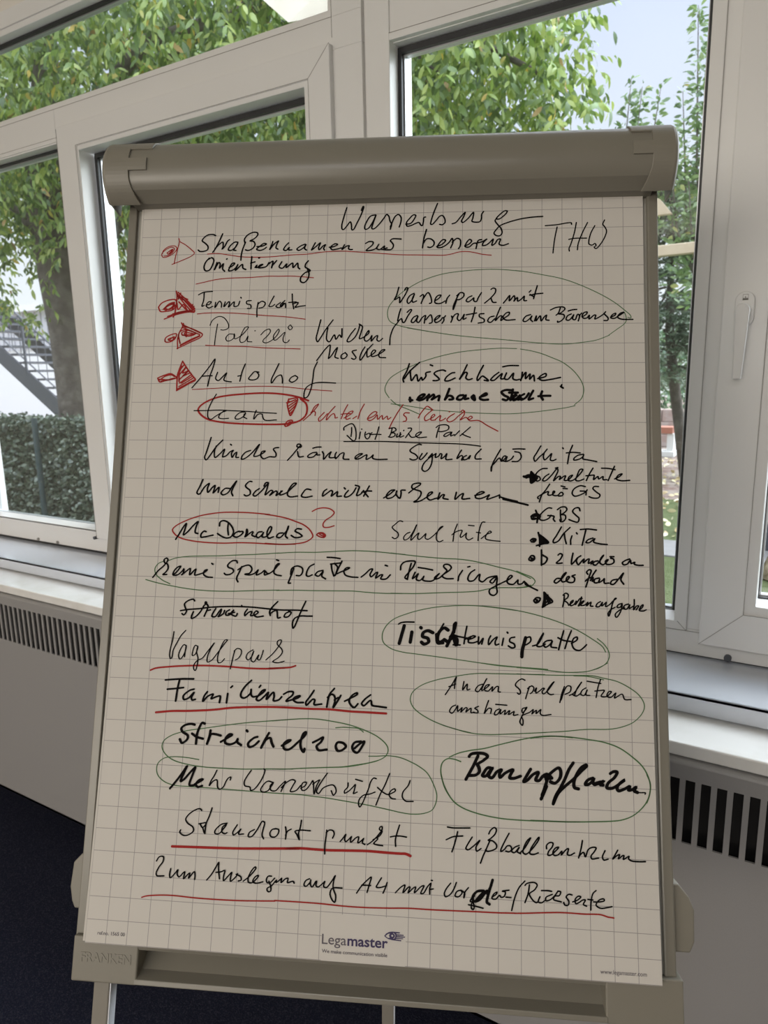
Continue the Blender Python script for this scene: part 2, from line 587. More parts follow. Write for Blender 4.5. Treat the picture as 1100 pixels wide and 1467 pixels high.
for i, h in enumerate((0.003, 0.0055, 0.003)):
    q.box(-0.1165 + i * 0.0024, -0.1148 + i * 0.0024, 1.4146, 1.4148, 0.1135, 0.1135 + h)
q.box(-0.1172, -0.1088, 1.4146, 1.4148, 0.1130, 0.1150)
q.out('printed_mark', M_SEAM, handle)

# added_fill_window: unseen window added behind the viewer; its warm area light fills the room
w3 = empty('added_fill_window', (-1.7, -4.65, -0.55))
w3['kind'] = 'structure'
f = MB()
ring(f, -4.2, 0.8, -0.55, 1.02, (0.07,) * 4, -4.70, -4.62)
f.box(-1.74, -1.66, -4.70, -4.62, -0.50, 0.97)
f.out('window_frame', M_PVC, w3)  # frame around the added fill opening
la = bpy.data.lights.new('rear_fill', 'AREA')
la.shape = 'RECTANGLE'
la.size = 4.9
la.size_y = 1.5
la.energy = REAR_FILL_WATTS
la.color = (1, 0.90, 0.76)
lo = bpy.data.objects.new('rear_fill', la)
COL.objects.link(lo)
lo.parent = w3
lo.location = (0, -0.06, 0.785)
lo.rotation_euler = (math.radians(90), 0, 0)

# ------------------------------------------------------------------ ledge, sill board, radiator cover
q = MB()
q.box(-6.2, 3.4, 1.268, 1.60, -0.576, -0.5685)
q.box(-6.2, 3.4, 1.268, 1.272, -0.604, -0.5685)
tag(q.out('trim_1', M_SILL_METAL, None, 0.0015), 'pale coated metal ledge running under the windows', None, kind='structure')
tag(box('trim_2', -6.2, 3.4, 1.1600, 1.40, -0.6315, -0.6075, M_SILL, None, 0.003), 'white sill board above the radiator cover', None, kind='structure')

rc = empty('radiator_cover', (-1.2, 1.17, -1.3206))
tag(rc, 'long grey metal radiator cover with slotted vents under the sill board', 'radiator cover')
q = MB()
RX0, RX1, RY = -4.2, 3.0, 1.150
SP = 0.02369
q.box(RX0, RX1, RY, RY + 0.004, -0.6657, -0.6405)
q.box(RX0, RX1, RY, RY + 0.004, -1.3206, -0.7810)
k0 = int((RX0 + 0.127) / SP)
k1 = int((RX1 + 0.127) / SP)
for k in range(k0, k1):
    xa = -0.1107 + k * SP                                    # bar between two slots
    q.box(xa, xa + SP - 0.0148, RY, RY + 0.004, -0.7810, -0.6657)
q.box(RX0, RX1, RY, RY + 0.006, -1.3206, -1.313)
q.out('front_panel', M_RAD, rc)
q = MB()
v = []
for X in (RX0, RX1):
    for k in range(7):
        a = math.pi / 2 * k / 6
        v.append((X, RY + 0.008 - 0.008 * math.sin(a), -0.6415 + 0.008 * math.cos(a)))
    v.append((X, RY + 0.09, -0.6335))
q.add(v, [(i, i + 1, 8 + i + 1, 8 + i) for i in range(6)] + [(0, 8, 15, 7)])
q.out('top_edge', M_RAD, rc, smooth=True)
q = MB()
q.box(RX0, RX1, RY + 0.05, RY + 0.20, -1.30, -0.66)
q.out('dark_interior', M_DARK, rc)  # near-black box: the shade behind the slots is put into its colour

# ------------------------------------------------------------------ added fill lamps on the ceiling (unseen, behind the viewer)
M_EMIT = bpy.data.materials.new('fill_diffuser')
M_EMIT.use_nodes = True
bb = M_EMIT.node_tree.nodes['Principled BSDF']
bb.inputs['Emission Color'].default_value = (1, 0.90, 0.76, 1)
bb.inputs['Emission Strength'].default_value = 1.5
FILL_LAMPS = [(-3.4, -2.0, 'left-hand'), (0.4, -2.0, 'right-hand')]
for i, (x, y, side) in enumerate(FILL_LAMPS):
    L = empty('fill_lamp', (x, y, CEIL))
    tag(L, 'added unseen fill lamp on the ceiling, the %s one of two behind the flip chart viewer' % side, 'ceiling lamp', 'added fill lamps')
    q = MB()
    ring(q, x - 0.62, x + 0.62, y - 0.32, y + 0.32, (0.02,) * 4, 0, 0.05)
    qq = MB()
    qq.add([(a, c, CEIL - bz) for a, bz, c in q.v], q.f)
    qq.out('fill_housing', M_PVC, L)
    box('fill_panel', x - 0.60, x + 0.60, y - 0.30, y + 0.30, CEIL - 0.03, CEIL - 0.02, M_EMIT, L)
    la = bpy.data.lights.new('fill_light', 'AREA')
    la.shape = 'RECTANGLE'
    la.size = 1.2
    la.size_y = 0.6
    la.energy = FILL_WATTS[i]
    la.color = ((1, 0.89, 0.74), (0.96, 0.97, 1.0))[i]
    lo = bpy.data.objects.new('fill_light', la)
    COL.objects.link(lo)
    lo.parent = L
    lo.location = (0, 0, -0.04)

# ------------------------------------------------------------------ flip chart
# local frame: u to the right, v down the board, w into the board (away from the viewer); w = 0 is the paper
RP = Matrix(((0.9028, 0.1294, -0.4102), (0.4298, -0.3056, 0.8496), (-0.0154, -0.9433, -0.3316)))
T0 = Vector((-0.7877, 0.6955, 0.2077))
BOW = 0.01038


def bow(v):
    s_ = v / 0.9
    return BOW * 4 * s_ * (1 - s_)


def P(u, v, w=0.0, bowed=True):
    """flip chart coordinates (metres) to world"""
    return T0 + RP @ Vector((u, v, w + (bow(v) if bowed else 0.0)))


def board(u, v, w):
    """board and rails: slightly further behind the hanging paper towards the bottom"""
    k = v / 0.9
    kk = max(0.0, k) ** 2
    return P(u + 0.003 * kk * (1 if u < 0.3 else 0.3), v, w + 0.012 * kk)


def vfloor(w):
    return (T0.z - FLOOR - 0.3316 * w) / 0.9433


chart = empty('flip_chart', P(0.325, 1.55, 0.15, False), RP)
chart.location.z = FLOOR
tag(chart, 'grey flip chart stand with clamp bar and pen tray in front of the windows', 'flip chart')


def strip(name, u0, u1, v0, v1, w0, w1, m, parent, n=24, fn=board, bevel=0.0, label=None):
    v = []
    for i in range(n + 1):
        vv = v0 + (v1 - v0) * i / n
        v += [fn(u0, vv, w0), fn(u1, vv, w0), fn(u1, vv, w1), fn(u0, vv, w1)]
    fcs = [(0, 1, 2, 3), (4 * n + 3, 4 * n + 2, 4 * n + 1, 4 * n)]
    for i in range(n):
        a = 4 * i
        for k in range(4):
            fcs.append((a + (k + 1) % 4, a + k, a + 4 + k, a + 4 + (k + 1) % 4))
    o = link(name, v, fcs, m, parent, label=label)
    if bevel:
        b_ = o.modifiers.new('bevel', 'BEVEL')
        b_.width = bevel
        b_.segments = 2
        b_.limit_method = 'ANGLE'
        b_.angle_limit = math.radians(50)
    return o


strip('back_board', -0.010, 0.656, -0.09, 0.899, 0.0048, 0.018, M_BOARD, chart)
strip('side_rail', -0.0205, -0.0095, -0.06, 0.90, 0.0, 0.026, M_FRAME2, chart, bevel=0.0012)
strip('side_rail', 0.6545, 0.6677, -0.06, 0.90, 0.0, 0.026, M_FRAME2, chart, bevel=0.0022)


# clamp bar: half-round hood with a chamfered lower face
def prof(a, r=0.045):
    return (-0.050 + r * math.cos(a), -r * math.sin(a))


pr = [(-0.0115, -0.0170)] + [prof(math.radians(d)) for d in range(49, 187, 4)] + [(-0.0935, 0.016), (-0.060, 0.016), (-0.0145, 0.0145), (-0.0145, -0.0150)]
nu = 3
v = []
for i in range(nu):
    u = -0.010 + (0.665 + 0.003) * i / (nu - 1)
    v += [P(u, a, w) for a, w in pr]
N = len(pr)
fcs = [(j * N + k, j * N + (k + 1) % N, (j + 1) * N + (k + 1) % N, (j + 1) * N + k) for j in range(nu - 1) for k in range(N)]
fcs += [tuple(reversed(range(N))), tuple(range((nu - 1) * N, nu * N))]
fcs = [tuple(reversed(q)) for q in fcs]
barob = link('clamp_bar', v, fcs, M_FRAME2, chart)
for p in barob.data.polygons:
    p.use_smooth = len(p.vertices) == 4
es = barob.modifiers.new('edges', 'EDGE_SPLIT')
es.split_angle = math.radians(14)


def end_cap(sign):
    """hooked end cap with two tabs gripping the bar; sign -1 = left end"""
    if sign < 0:
        X = lambda d: -0.0395 + d
        d_main, d_t1, d_t2 = 0.037, 0.061, 0.066
    else:
        X = lambda d: 0.6815 - d
        d_main, d_t1, d_t2 = 0.0315, 0.0545, 0.0560
    ds = [0.0, 0.0008, 0.003, 0.006, d_main * 0.6, d_main, d_t1, d_t2]
    dr = [-0.0065, -0.0035, -0.0012, 0.0, 0.0, 0.0, 0.0, 0.0]
    degs = [27, 32, 37, 42, 47, 52] + list(range(57, 78, 5)) + [78, 84, 90, 98] + [103, 108, 113, 118] + list(range(124, 188, 6)) + [192]
    mb = MB()
    rows = []
    for a in degs:
        row = []
        for d, q_ in zip(ds, dr):
            r_ = 0.0473 + q_
            if a < 40:
                r_ += 0.002 * (40 - a) / 40
            vv, ww = prof(math.radians(a), r_)
            dd = d
            if d >= d_main - 1e-6 and a < 66:
                dd = d + 0.009 * ((66 - a) / 40) ** 1.5
            row.append(P(X(dd), vv, ww))
        rows.append(row)
    vs = [p for r_ in rows for p in r_]
    W = len(ds)
    fc = []
    for i in range(len(degs) - 1):
        mid = 0.5 * (degs[i] + degs[i + 1])
        for j in range(W - 1):
            if j >= 5:
                tab1 = 78 <= mid <= 98 and j == 5
                tab2 = mid >= 118
                if not (tab1 or tab2):
                    continue
            fq = (i * W + j, i * W + j + 1, (i + 1) * W + j + 1, (i + 1) * W + j)
            fc.append(fq if sign > 0 else tuple(reversed(fq)))
    mb.add(vs, fc)
    # end disc
    disc = [r_[0] for r_ in rows] + [P(X(0.0), -0.088, 0.014), P(X(0.0), -0.0125, 0.012)]
    k = tuple(range(len(disc)))
    mb.add(disc, [k if sign < 0 else tuple(reversed(k))])
    o = mb.out('end_cap', M_FRAME, chart)
    bm = bmesh.new()
    bm.from_mesh(o.data)
    bmesh.ops.remove_doubles(bm, verts=bm.verts, dist=1e-6)
    bmesh.ops.recalc_face_normals(bm, faces=bm.faces)
    for q_ in list(bm.verts):
        if not q_.link_faces:
            bm.verts.remove(q_)
    # outward check on the front face
    fr = max(bm.faces, key=lambda f_: -(RP.transposed() @ (chart.matrix_world @ f_.calc_center_median() - T0)).z if len(f_.verts) == 4 else -9)
    if (chart.matrix_world.to_3x3() @ fr.normal).dot(RP @ Vector((0, 0, -1))) < 0:
        bmesh.ops.reverse_faces(bm, faces=bm.faces)
    bm.to_mesh(o.data)
    bm.free()
    sd = o.modifiers.new('solid', 'SOLIDIFY')
    sd.thickness = 0.0024
    sd.offset = -1
    bv = o.modifiers.new('bevel', 'BEVEL')
    bv.width = 0.0008
    bv.segments = 2
    bv.limit_method = 'ANGLE'
    bv.angle_limit = math.radians(45)
    return o


bpy.context.view_layer.update()
end_cap(-1)
end_cap(1)


def hexa(name, u0, u1, v0, v1, w0, w1, m, parent=None, bevel=0.002, label=None, seg=3):
    c = [P(u, vv, w, False) for w in (w0, w1) for u, vv in ((u0, v0), (u1, v0), (u1, v1), (u0, v1))]
    o = link(name, c, [(0, 1, 2, 3), (7, 6, 5, 4), (0, 4, 5, 1), (1, 5, 6, 2), (2, 6, 7, 3), (3, 7, 4, 0)], m, parent or chart, label=label)
    b_ = o.modifiers.new('bevel', 'BEVEL')
    b_.width = bevel
    b_.segments = seg
    return o


cb = hexa('corner_block', -0.0165, 0.0625, 0.8960, 0.9455, 0.006, 0.055, M_FRAME, label='left grey corner block with a raised maker name')
hexa('corner_block', 0.5910, 0.6735, 0.8960, 0.9455, 0.006, 0.055, M_FRAME, label='plain right grey corner block')
# pen tray: trough between the blocks
tp = [(0.8990, 0.010), (0.9030, 0.006), (0.9075, 0.0075), (0.9130, 0.030), (0.9185, 0.034), (0.9330, 0.020), (0.9385, 0.0055), (0.9440, 0.0050), (0.9450, 0.008), (0.9400, 0.024), (0.9230, 0.040), (0.9080, 0.040), (0.9000, 0.020)]
v = [P(u, a, w, False) for u in (0.060, 0.593) for a, w in tp]
N = len(tp)
fcs = [(k, (k + 1) % N, N + (k + 1) % N, N + k) for k in range(N)] + [tuple(reversed(range(N))), tuple(range(N, 2 * N))]
tray = link('pen_tray', v, fcs, M_FRAME2, chart)
bm = bmesh.new()
bm.from_mesh(tray.data)
bmesh.ops.recalc_face_normals(bm, faces=bm.faces)
bm.to_mesh(tray.data)
bm.free()
b_ = tray.modifiers.new('bevel', 'BEVEL')
b_.width = 0.0007
b_.segments = 2


def knob(pts, inner):
    """side clamp lever for the height adjustment"""
    pl = pts + [(inner, pts[-1][1]), (inner, pts[0][1])]
    n_ = len(pl)
    v_ = [P(a, c, 0.021, False) for a, c in pl] + [P(a, c, 0.048, False) for a, c in pl]
    f_ = [tuple(range(n_)), tuple(reversed(range(n_, 2 * n_)))] + [(i, n_ + i, n_ + (i + 1) % n_, (i + 1) % n_) for i in range(n_)]
    o = link('height_clamp', v_, f_, M_FRAME, chart)
    bm_ = bmesh.new()
    bm_.from_mesh(o.data)
    bmesh.ops.recalc_face_normals(bm_, faces=bm_.faces)
    bm_.to_mesh(o.data)
    bm_.free()
    b2 = o.modifiers.new('bevel', 'BEVEL')
    b2.width = 0.002
    b2.segments = 3


knob([(-0.0225, 0.8105), (-0.0325, 0.8210), (-0.0345, 0.8490), (-0.0310, 0.8650), (-0.0270, 0.8730)], -0.012)
knob([(0.6755, 0.8030), (0.6865, 0.8165), (0.6920, 0.8300), (0.6912, 0.8630), (0.6860, 0.8745)], 0.664)


def leg(name, a, b, wu, ww, label=None, inner=True):
    """square tube leg from a to b, both flip chart coordinates"""
    A = Vector(a)
    B = Vector(b)
    pts = []
    for q_ in (A, B):
        for i, j in ((-1, -1), (1, -1), (1, 1), (-1, 1)):
            pts.append(P(q_.x + i * wu / 2, q_.y, q_.z + j * ww / 2, False))
    for k in range(4, 8):
        pts[k].z = FLOOR + 0.001
    o = link(name, pts, [(0, 1, 2, 3), (7, 6, 5, 4), (0, 4, 5, 1), (1, 5, 6, 2), (2, 6, 7, 3), (3, 7, 4, 0)], M_LEG, chart, label=label)
    b2 = o.modifiers.new('bevel', 'BEVEL')
    b2.width = 0.0015
    b2.segments = 2
    if inner:                                        # pale strip along the right-hand side of the tube
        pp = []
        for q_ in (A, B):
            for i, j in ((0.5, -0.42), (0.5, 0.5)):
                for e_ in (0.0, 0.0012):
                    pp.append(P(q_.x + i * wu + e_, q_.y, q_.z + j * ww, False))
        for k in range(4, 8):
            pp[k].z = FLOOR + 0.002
        link('leg_side', pp, [(0, 1, 3, 2), (6, 7, 5, 4), (0, 4, 5, 1), (2, 3, 7, 6), (1, 5, 7, 3), (0, 2, 6, 4)], M_LEG_SIDE, o, label='pale side of the leg')


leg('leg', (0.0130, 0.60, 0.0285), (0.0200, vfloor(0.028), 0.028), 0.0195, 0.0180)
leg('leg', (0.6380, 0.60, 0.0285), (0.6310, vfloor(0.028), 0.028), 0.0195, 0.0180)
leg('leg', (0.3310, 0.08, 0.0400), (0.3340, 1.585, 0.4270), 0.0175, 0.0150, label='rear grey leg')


# ------------------------------------------------------------------ lettering
def text(name, s, parent, m, p0, p1, cap=None, w=0.0, bold=0.0, ext=0.0, flat=True):
    """printed text whose baseline runs p0 -> p1 in flip chart millimetres; cap = letter height in mm"""
    cu = bpy.data.curves.new(name, 'FONT')
    cu.body = s
    cu.size = 1.0
    cu.offset = bold
    cu.extrude = 0.05 if ext else 0.0
    cu.resolution_u = 3
    tmp = bpy.data.objects.new(name, cu)
    COL.objects.link(tmp)
    dg = bpy.context.evaluated_depsgraph_get()
    dg.update()
    me = bpy.data.meshes.new_from_object(tmp.evaluated_get(dg))
    bpy.data.objects.remove(tmp)
    xs = [q_.co.x for q_ in me.vertices]
    x0, x1 = min(xs), max(xs)
    p0 = Vector(p0)
    p1 = Vector(p1)
    d = p1 - p0
    L_ = d.length
    d.normalize()
    up = Vector((d.y, -d.x))
    sx_ = L_ / (x1 - x0)
    sy = sx_ if cap is None else cap / 0.73
    vs = []
    for q_ in me.vertices:
        pt = p0 + d * ((q_.co.x - x0) * sx_) + up * (q_.co.y * sy)
        dz = w - (ext * (0.5 + q_.co.z / 0.1) if ext else 0)
        vs.append(P(pt.x / 1000, pt.y / 1000, dz, flat))
    fs = [tuple(p.vertices) for p in me.polygons]
    o = link(name, vs, fs, m, parent)
    bpy.data.meshes.remove(me)
    return o


text('embossed_lettering', 'FRANKEN', cb, M_FRAME, (-6.5, 923.3), (54.5, 923.2), 10.5, w=0.0062, bold=0.02, ext=0.0007, flat=False)

# ------------------------------------------------------------------ paper pad
pad = empty('paper_pad', P(0.325, 0.9, 0.002), RP)
tag(pad, 'large squared paper pad full of marker notes hanging on the flip chart', 'paper pad')


def sheet_pt(u, v, w=0.0):
    return P(u, v, w)


nu, nv = 26, 38
v = []
uvs = []
for j in range(nv + 1):
    vv = -0.036 + (0.9005 + 0.036) * j / nv
    for i in range(nu + 1):
        uu = 0.6494 * i / nu
        v.append(sheet_pt(uu, vv))
        uvs.append((uu / 0.025, vv / 0.025))
fcs = []
for j in range(nv):
    for i in range(nu):
        a = j * (nu + 1) + i
        fcs.append((a, a + 1, a + nu + 2, a + nu + 1))
fcs = [tuple(reversed(q_)) for q_ in fcs]
fcs = [tuple(reversed(q_)) for q_ in fcs] if False else fcs
sheet = link('top_sheet', v, fcs, M_PAPER, pad)
uvl = sheet.data.uv_layers.new(name='cells')
for lp in sheet.data.loops:
    uvl.data[lp.index].uv = uvs[lp.vertex_index]
sd = sheet.modifiers.new('solid', 'SOLIDIFY')
sd.thickness = 0.0003
sd.offset = 0
strip('under_sheets', -0.0030, 0.6484, -0.036, 0.8990, 0.0009, 0.0042, M_PAGES, pad, fn=lambda u, v_, w: P(u, v_, w))


# marker strokes: flat ribbons of ink lying on the sheet
def smooth_poly(pts):
    if len(pts) < 3:
        a, b2 = Vector(pts[0]), Vector(pts[-1])
        n_ = max(2, int((b2 - a).length / 3) + 1)
        return [a.lerp(b2, i / (n_ - 1)) for i in range(n_)]
    P_ = [Vector(q_) for q_ in pts]
    P_ = [P_[0] * 2 - P_[1]] + P_ + [P_[-1] * 2 - P_[-2]]
    out = []
    for i in range(1, len(P_) - 2):
        p0, p1, p2, p3 = P_[i - 1:i + 3]
        # centripetal Catmull-Rom
        t0 = 0.0
        t1 = t0 + max((p1 - p0).length, 1e-4) ** 0.5
        t2 = t1 + max((p2 - p1).length, 1e-4) ** 0.5
        t3 = t2 + max((p3 - p2).length, 1e-4) ** 0.5
        n_ = max(2, min(40, int((p2 - p1).length / 0.9) + 1))
        for k in range(n_):
            t_ = t1 + (t2 - t1) * k / n_
            a1 = p0 * ((t1 - t_) / (t1 - t0)) + p1 * ((t_ - t0) / (t1 - t0))
            a2 = p1 * ((t2 - t_) / (t2 - t1)) + p2 * ((t_ - t1) / (t2 - t1))
            a3 = p2 * ((t3 - t_) / (t3 - t2)) + p3 * ((t_ - t2) / (t3 - t2))
            b1 = a1 * ((t2 - t_) / (t2 - t0)) + a2 * ((t_ - t0) / (t2 - t0))
            b2 = a2 * ((t3 - t_) / (t3 - t1)) + a3 * ((t_ - t1) / (t3 - t1))
            out.append(b1 * ((t2 - t_) / (t2 - t1)) + b2 * ((t_ - t1) / (t2 - t1)))
    out.append(P_[-2])
    return out


def stroke(mb, pts, width, z):
    c = smooth_poly(pts)
    c = [c[0]] + [c[i] for i in range(1, len(c)) if (c[i] - c[i - 1]).length > 1e-3]
    if len(c) < 2:
        c = [c[0], c[0] + Vector((0.4, 0.2))]
    L_, R_ = [], []
    n_ = len(c)
    for i, p in enumerate(c):
        d = c[min(i + 1, n_ - 1)] - c[max(i - 1, 0)]
        if d.length < 1e-6:
            d = Vector((1, 0))
        d.normalize()
        # a marker nib is a little broader on down-strokes than on up-strokes
        hw = width / 2 * 0.93 * (0.86 + 0.22 * abs(d.x * 0.55 + d.y * 0.83))
        nn = Vector((-d.y, d.x)) * hw
        L_.append(p + nn)
        R_.append(p - nn)
    vs, fs = [], []
    for a, b2 in zip(L_, R_):
        vs += [a, b2]
    for i in range(n_ - 1):
        fs.append((2 * i, 2 * i + 1, 2 * i + 3, 2 * i + 2))
    # round ends
    for idx, sg in ((0, -1), (n_ - 1, 1)):
        base = len(vs)
        ctr = c[idx]
        e = (L_[idx] - ctr)
        r_ = e.length
        ang = math.atan2(e.y, e.x)
        fan = []
        for k in range(7):
            t_ = ang - sg * math.pi * k / 6
            vs.append(ctr + Vector((math.cos(t_), math.sin(t_))) * r_)
            fan.append(base + k)
        fs.append(tuple(fan))
    mb.add([P(q_.x / 1000, q_.y / 1000, -z) for q_ in vs], fs)


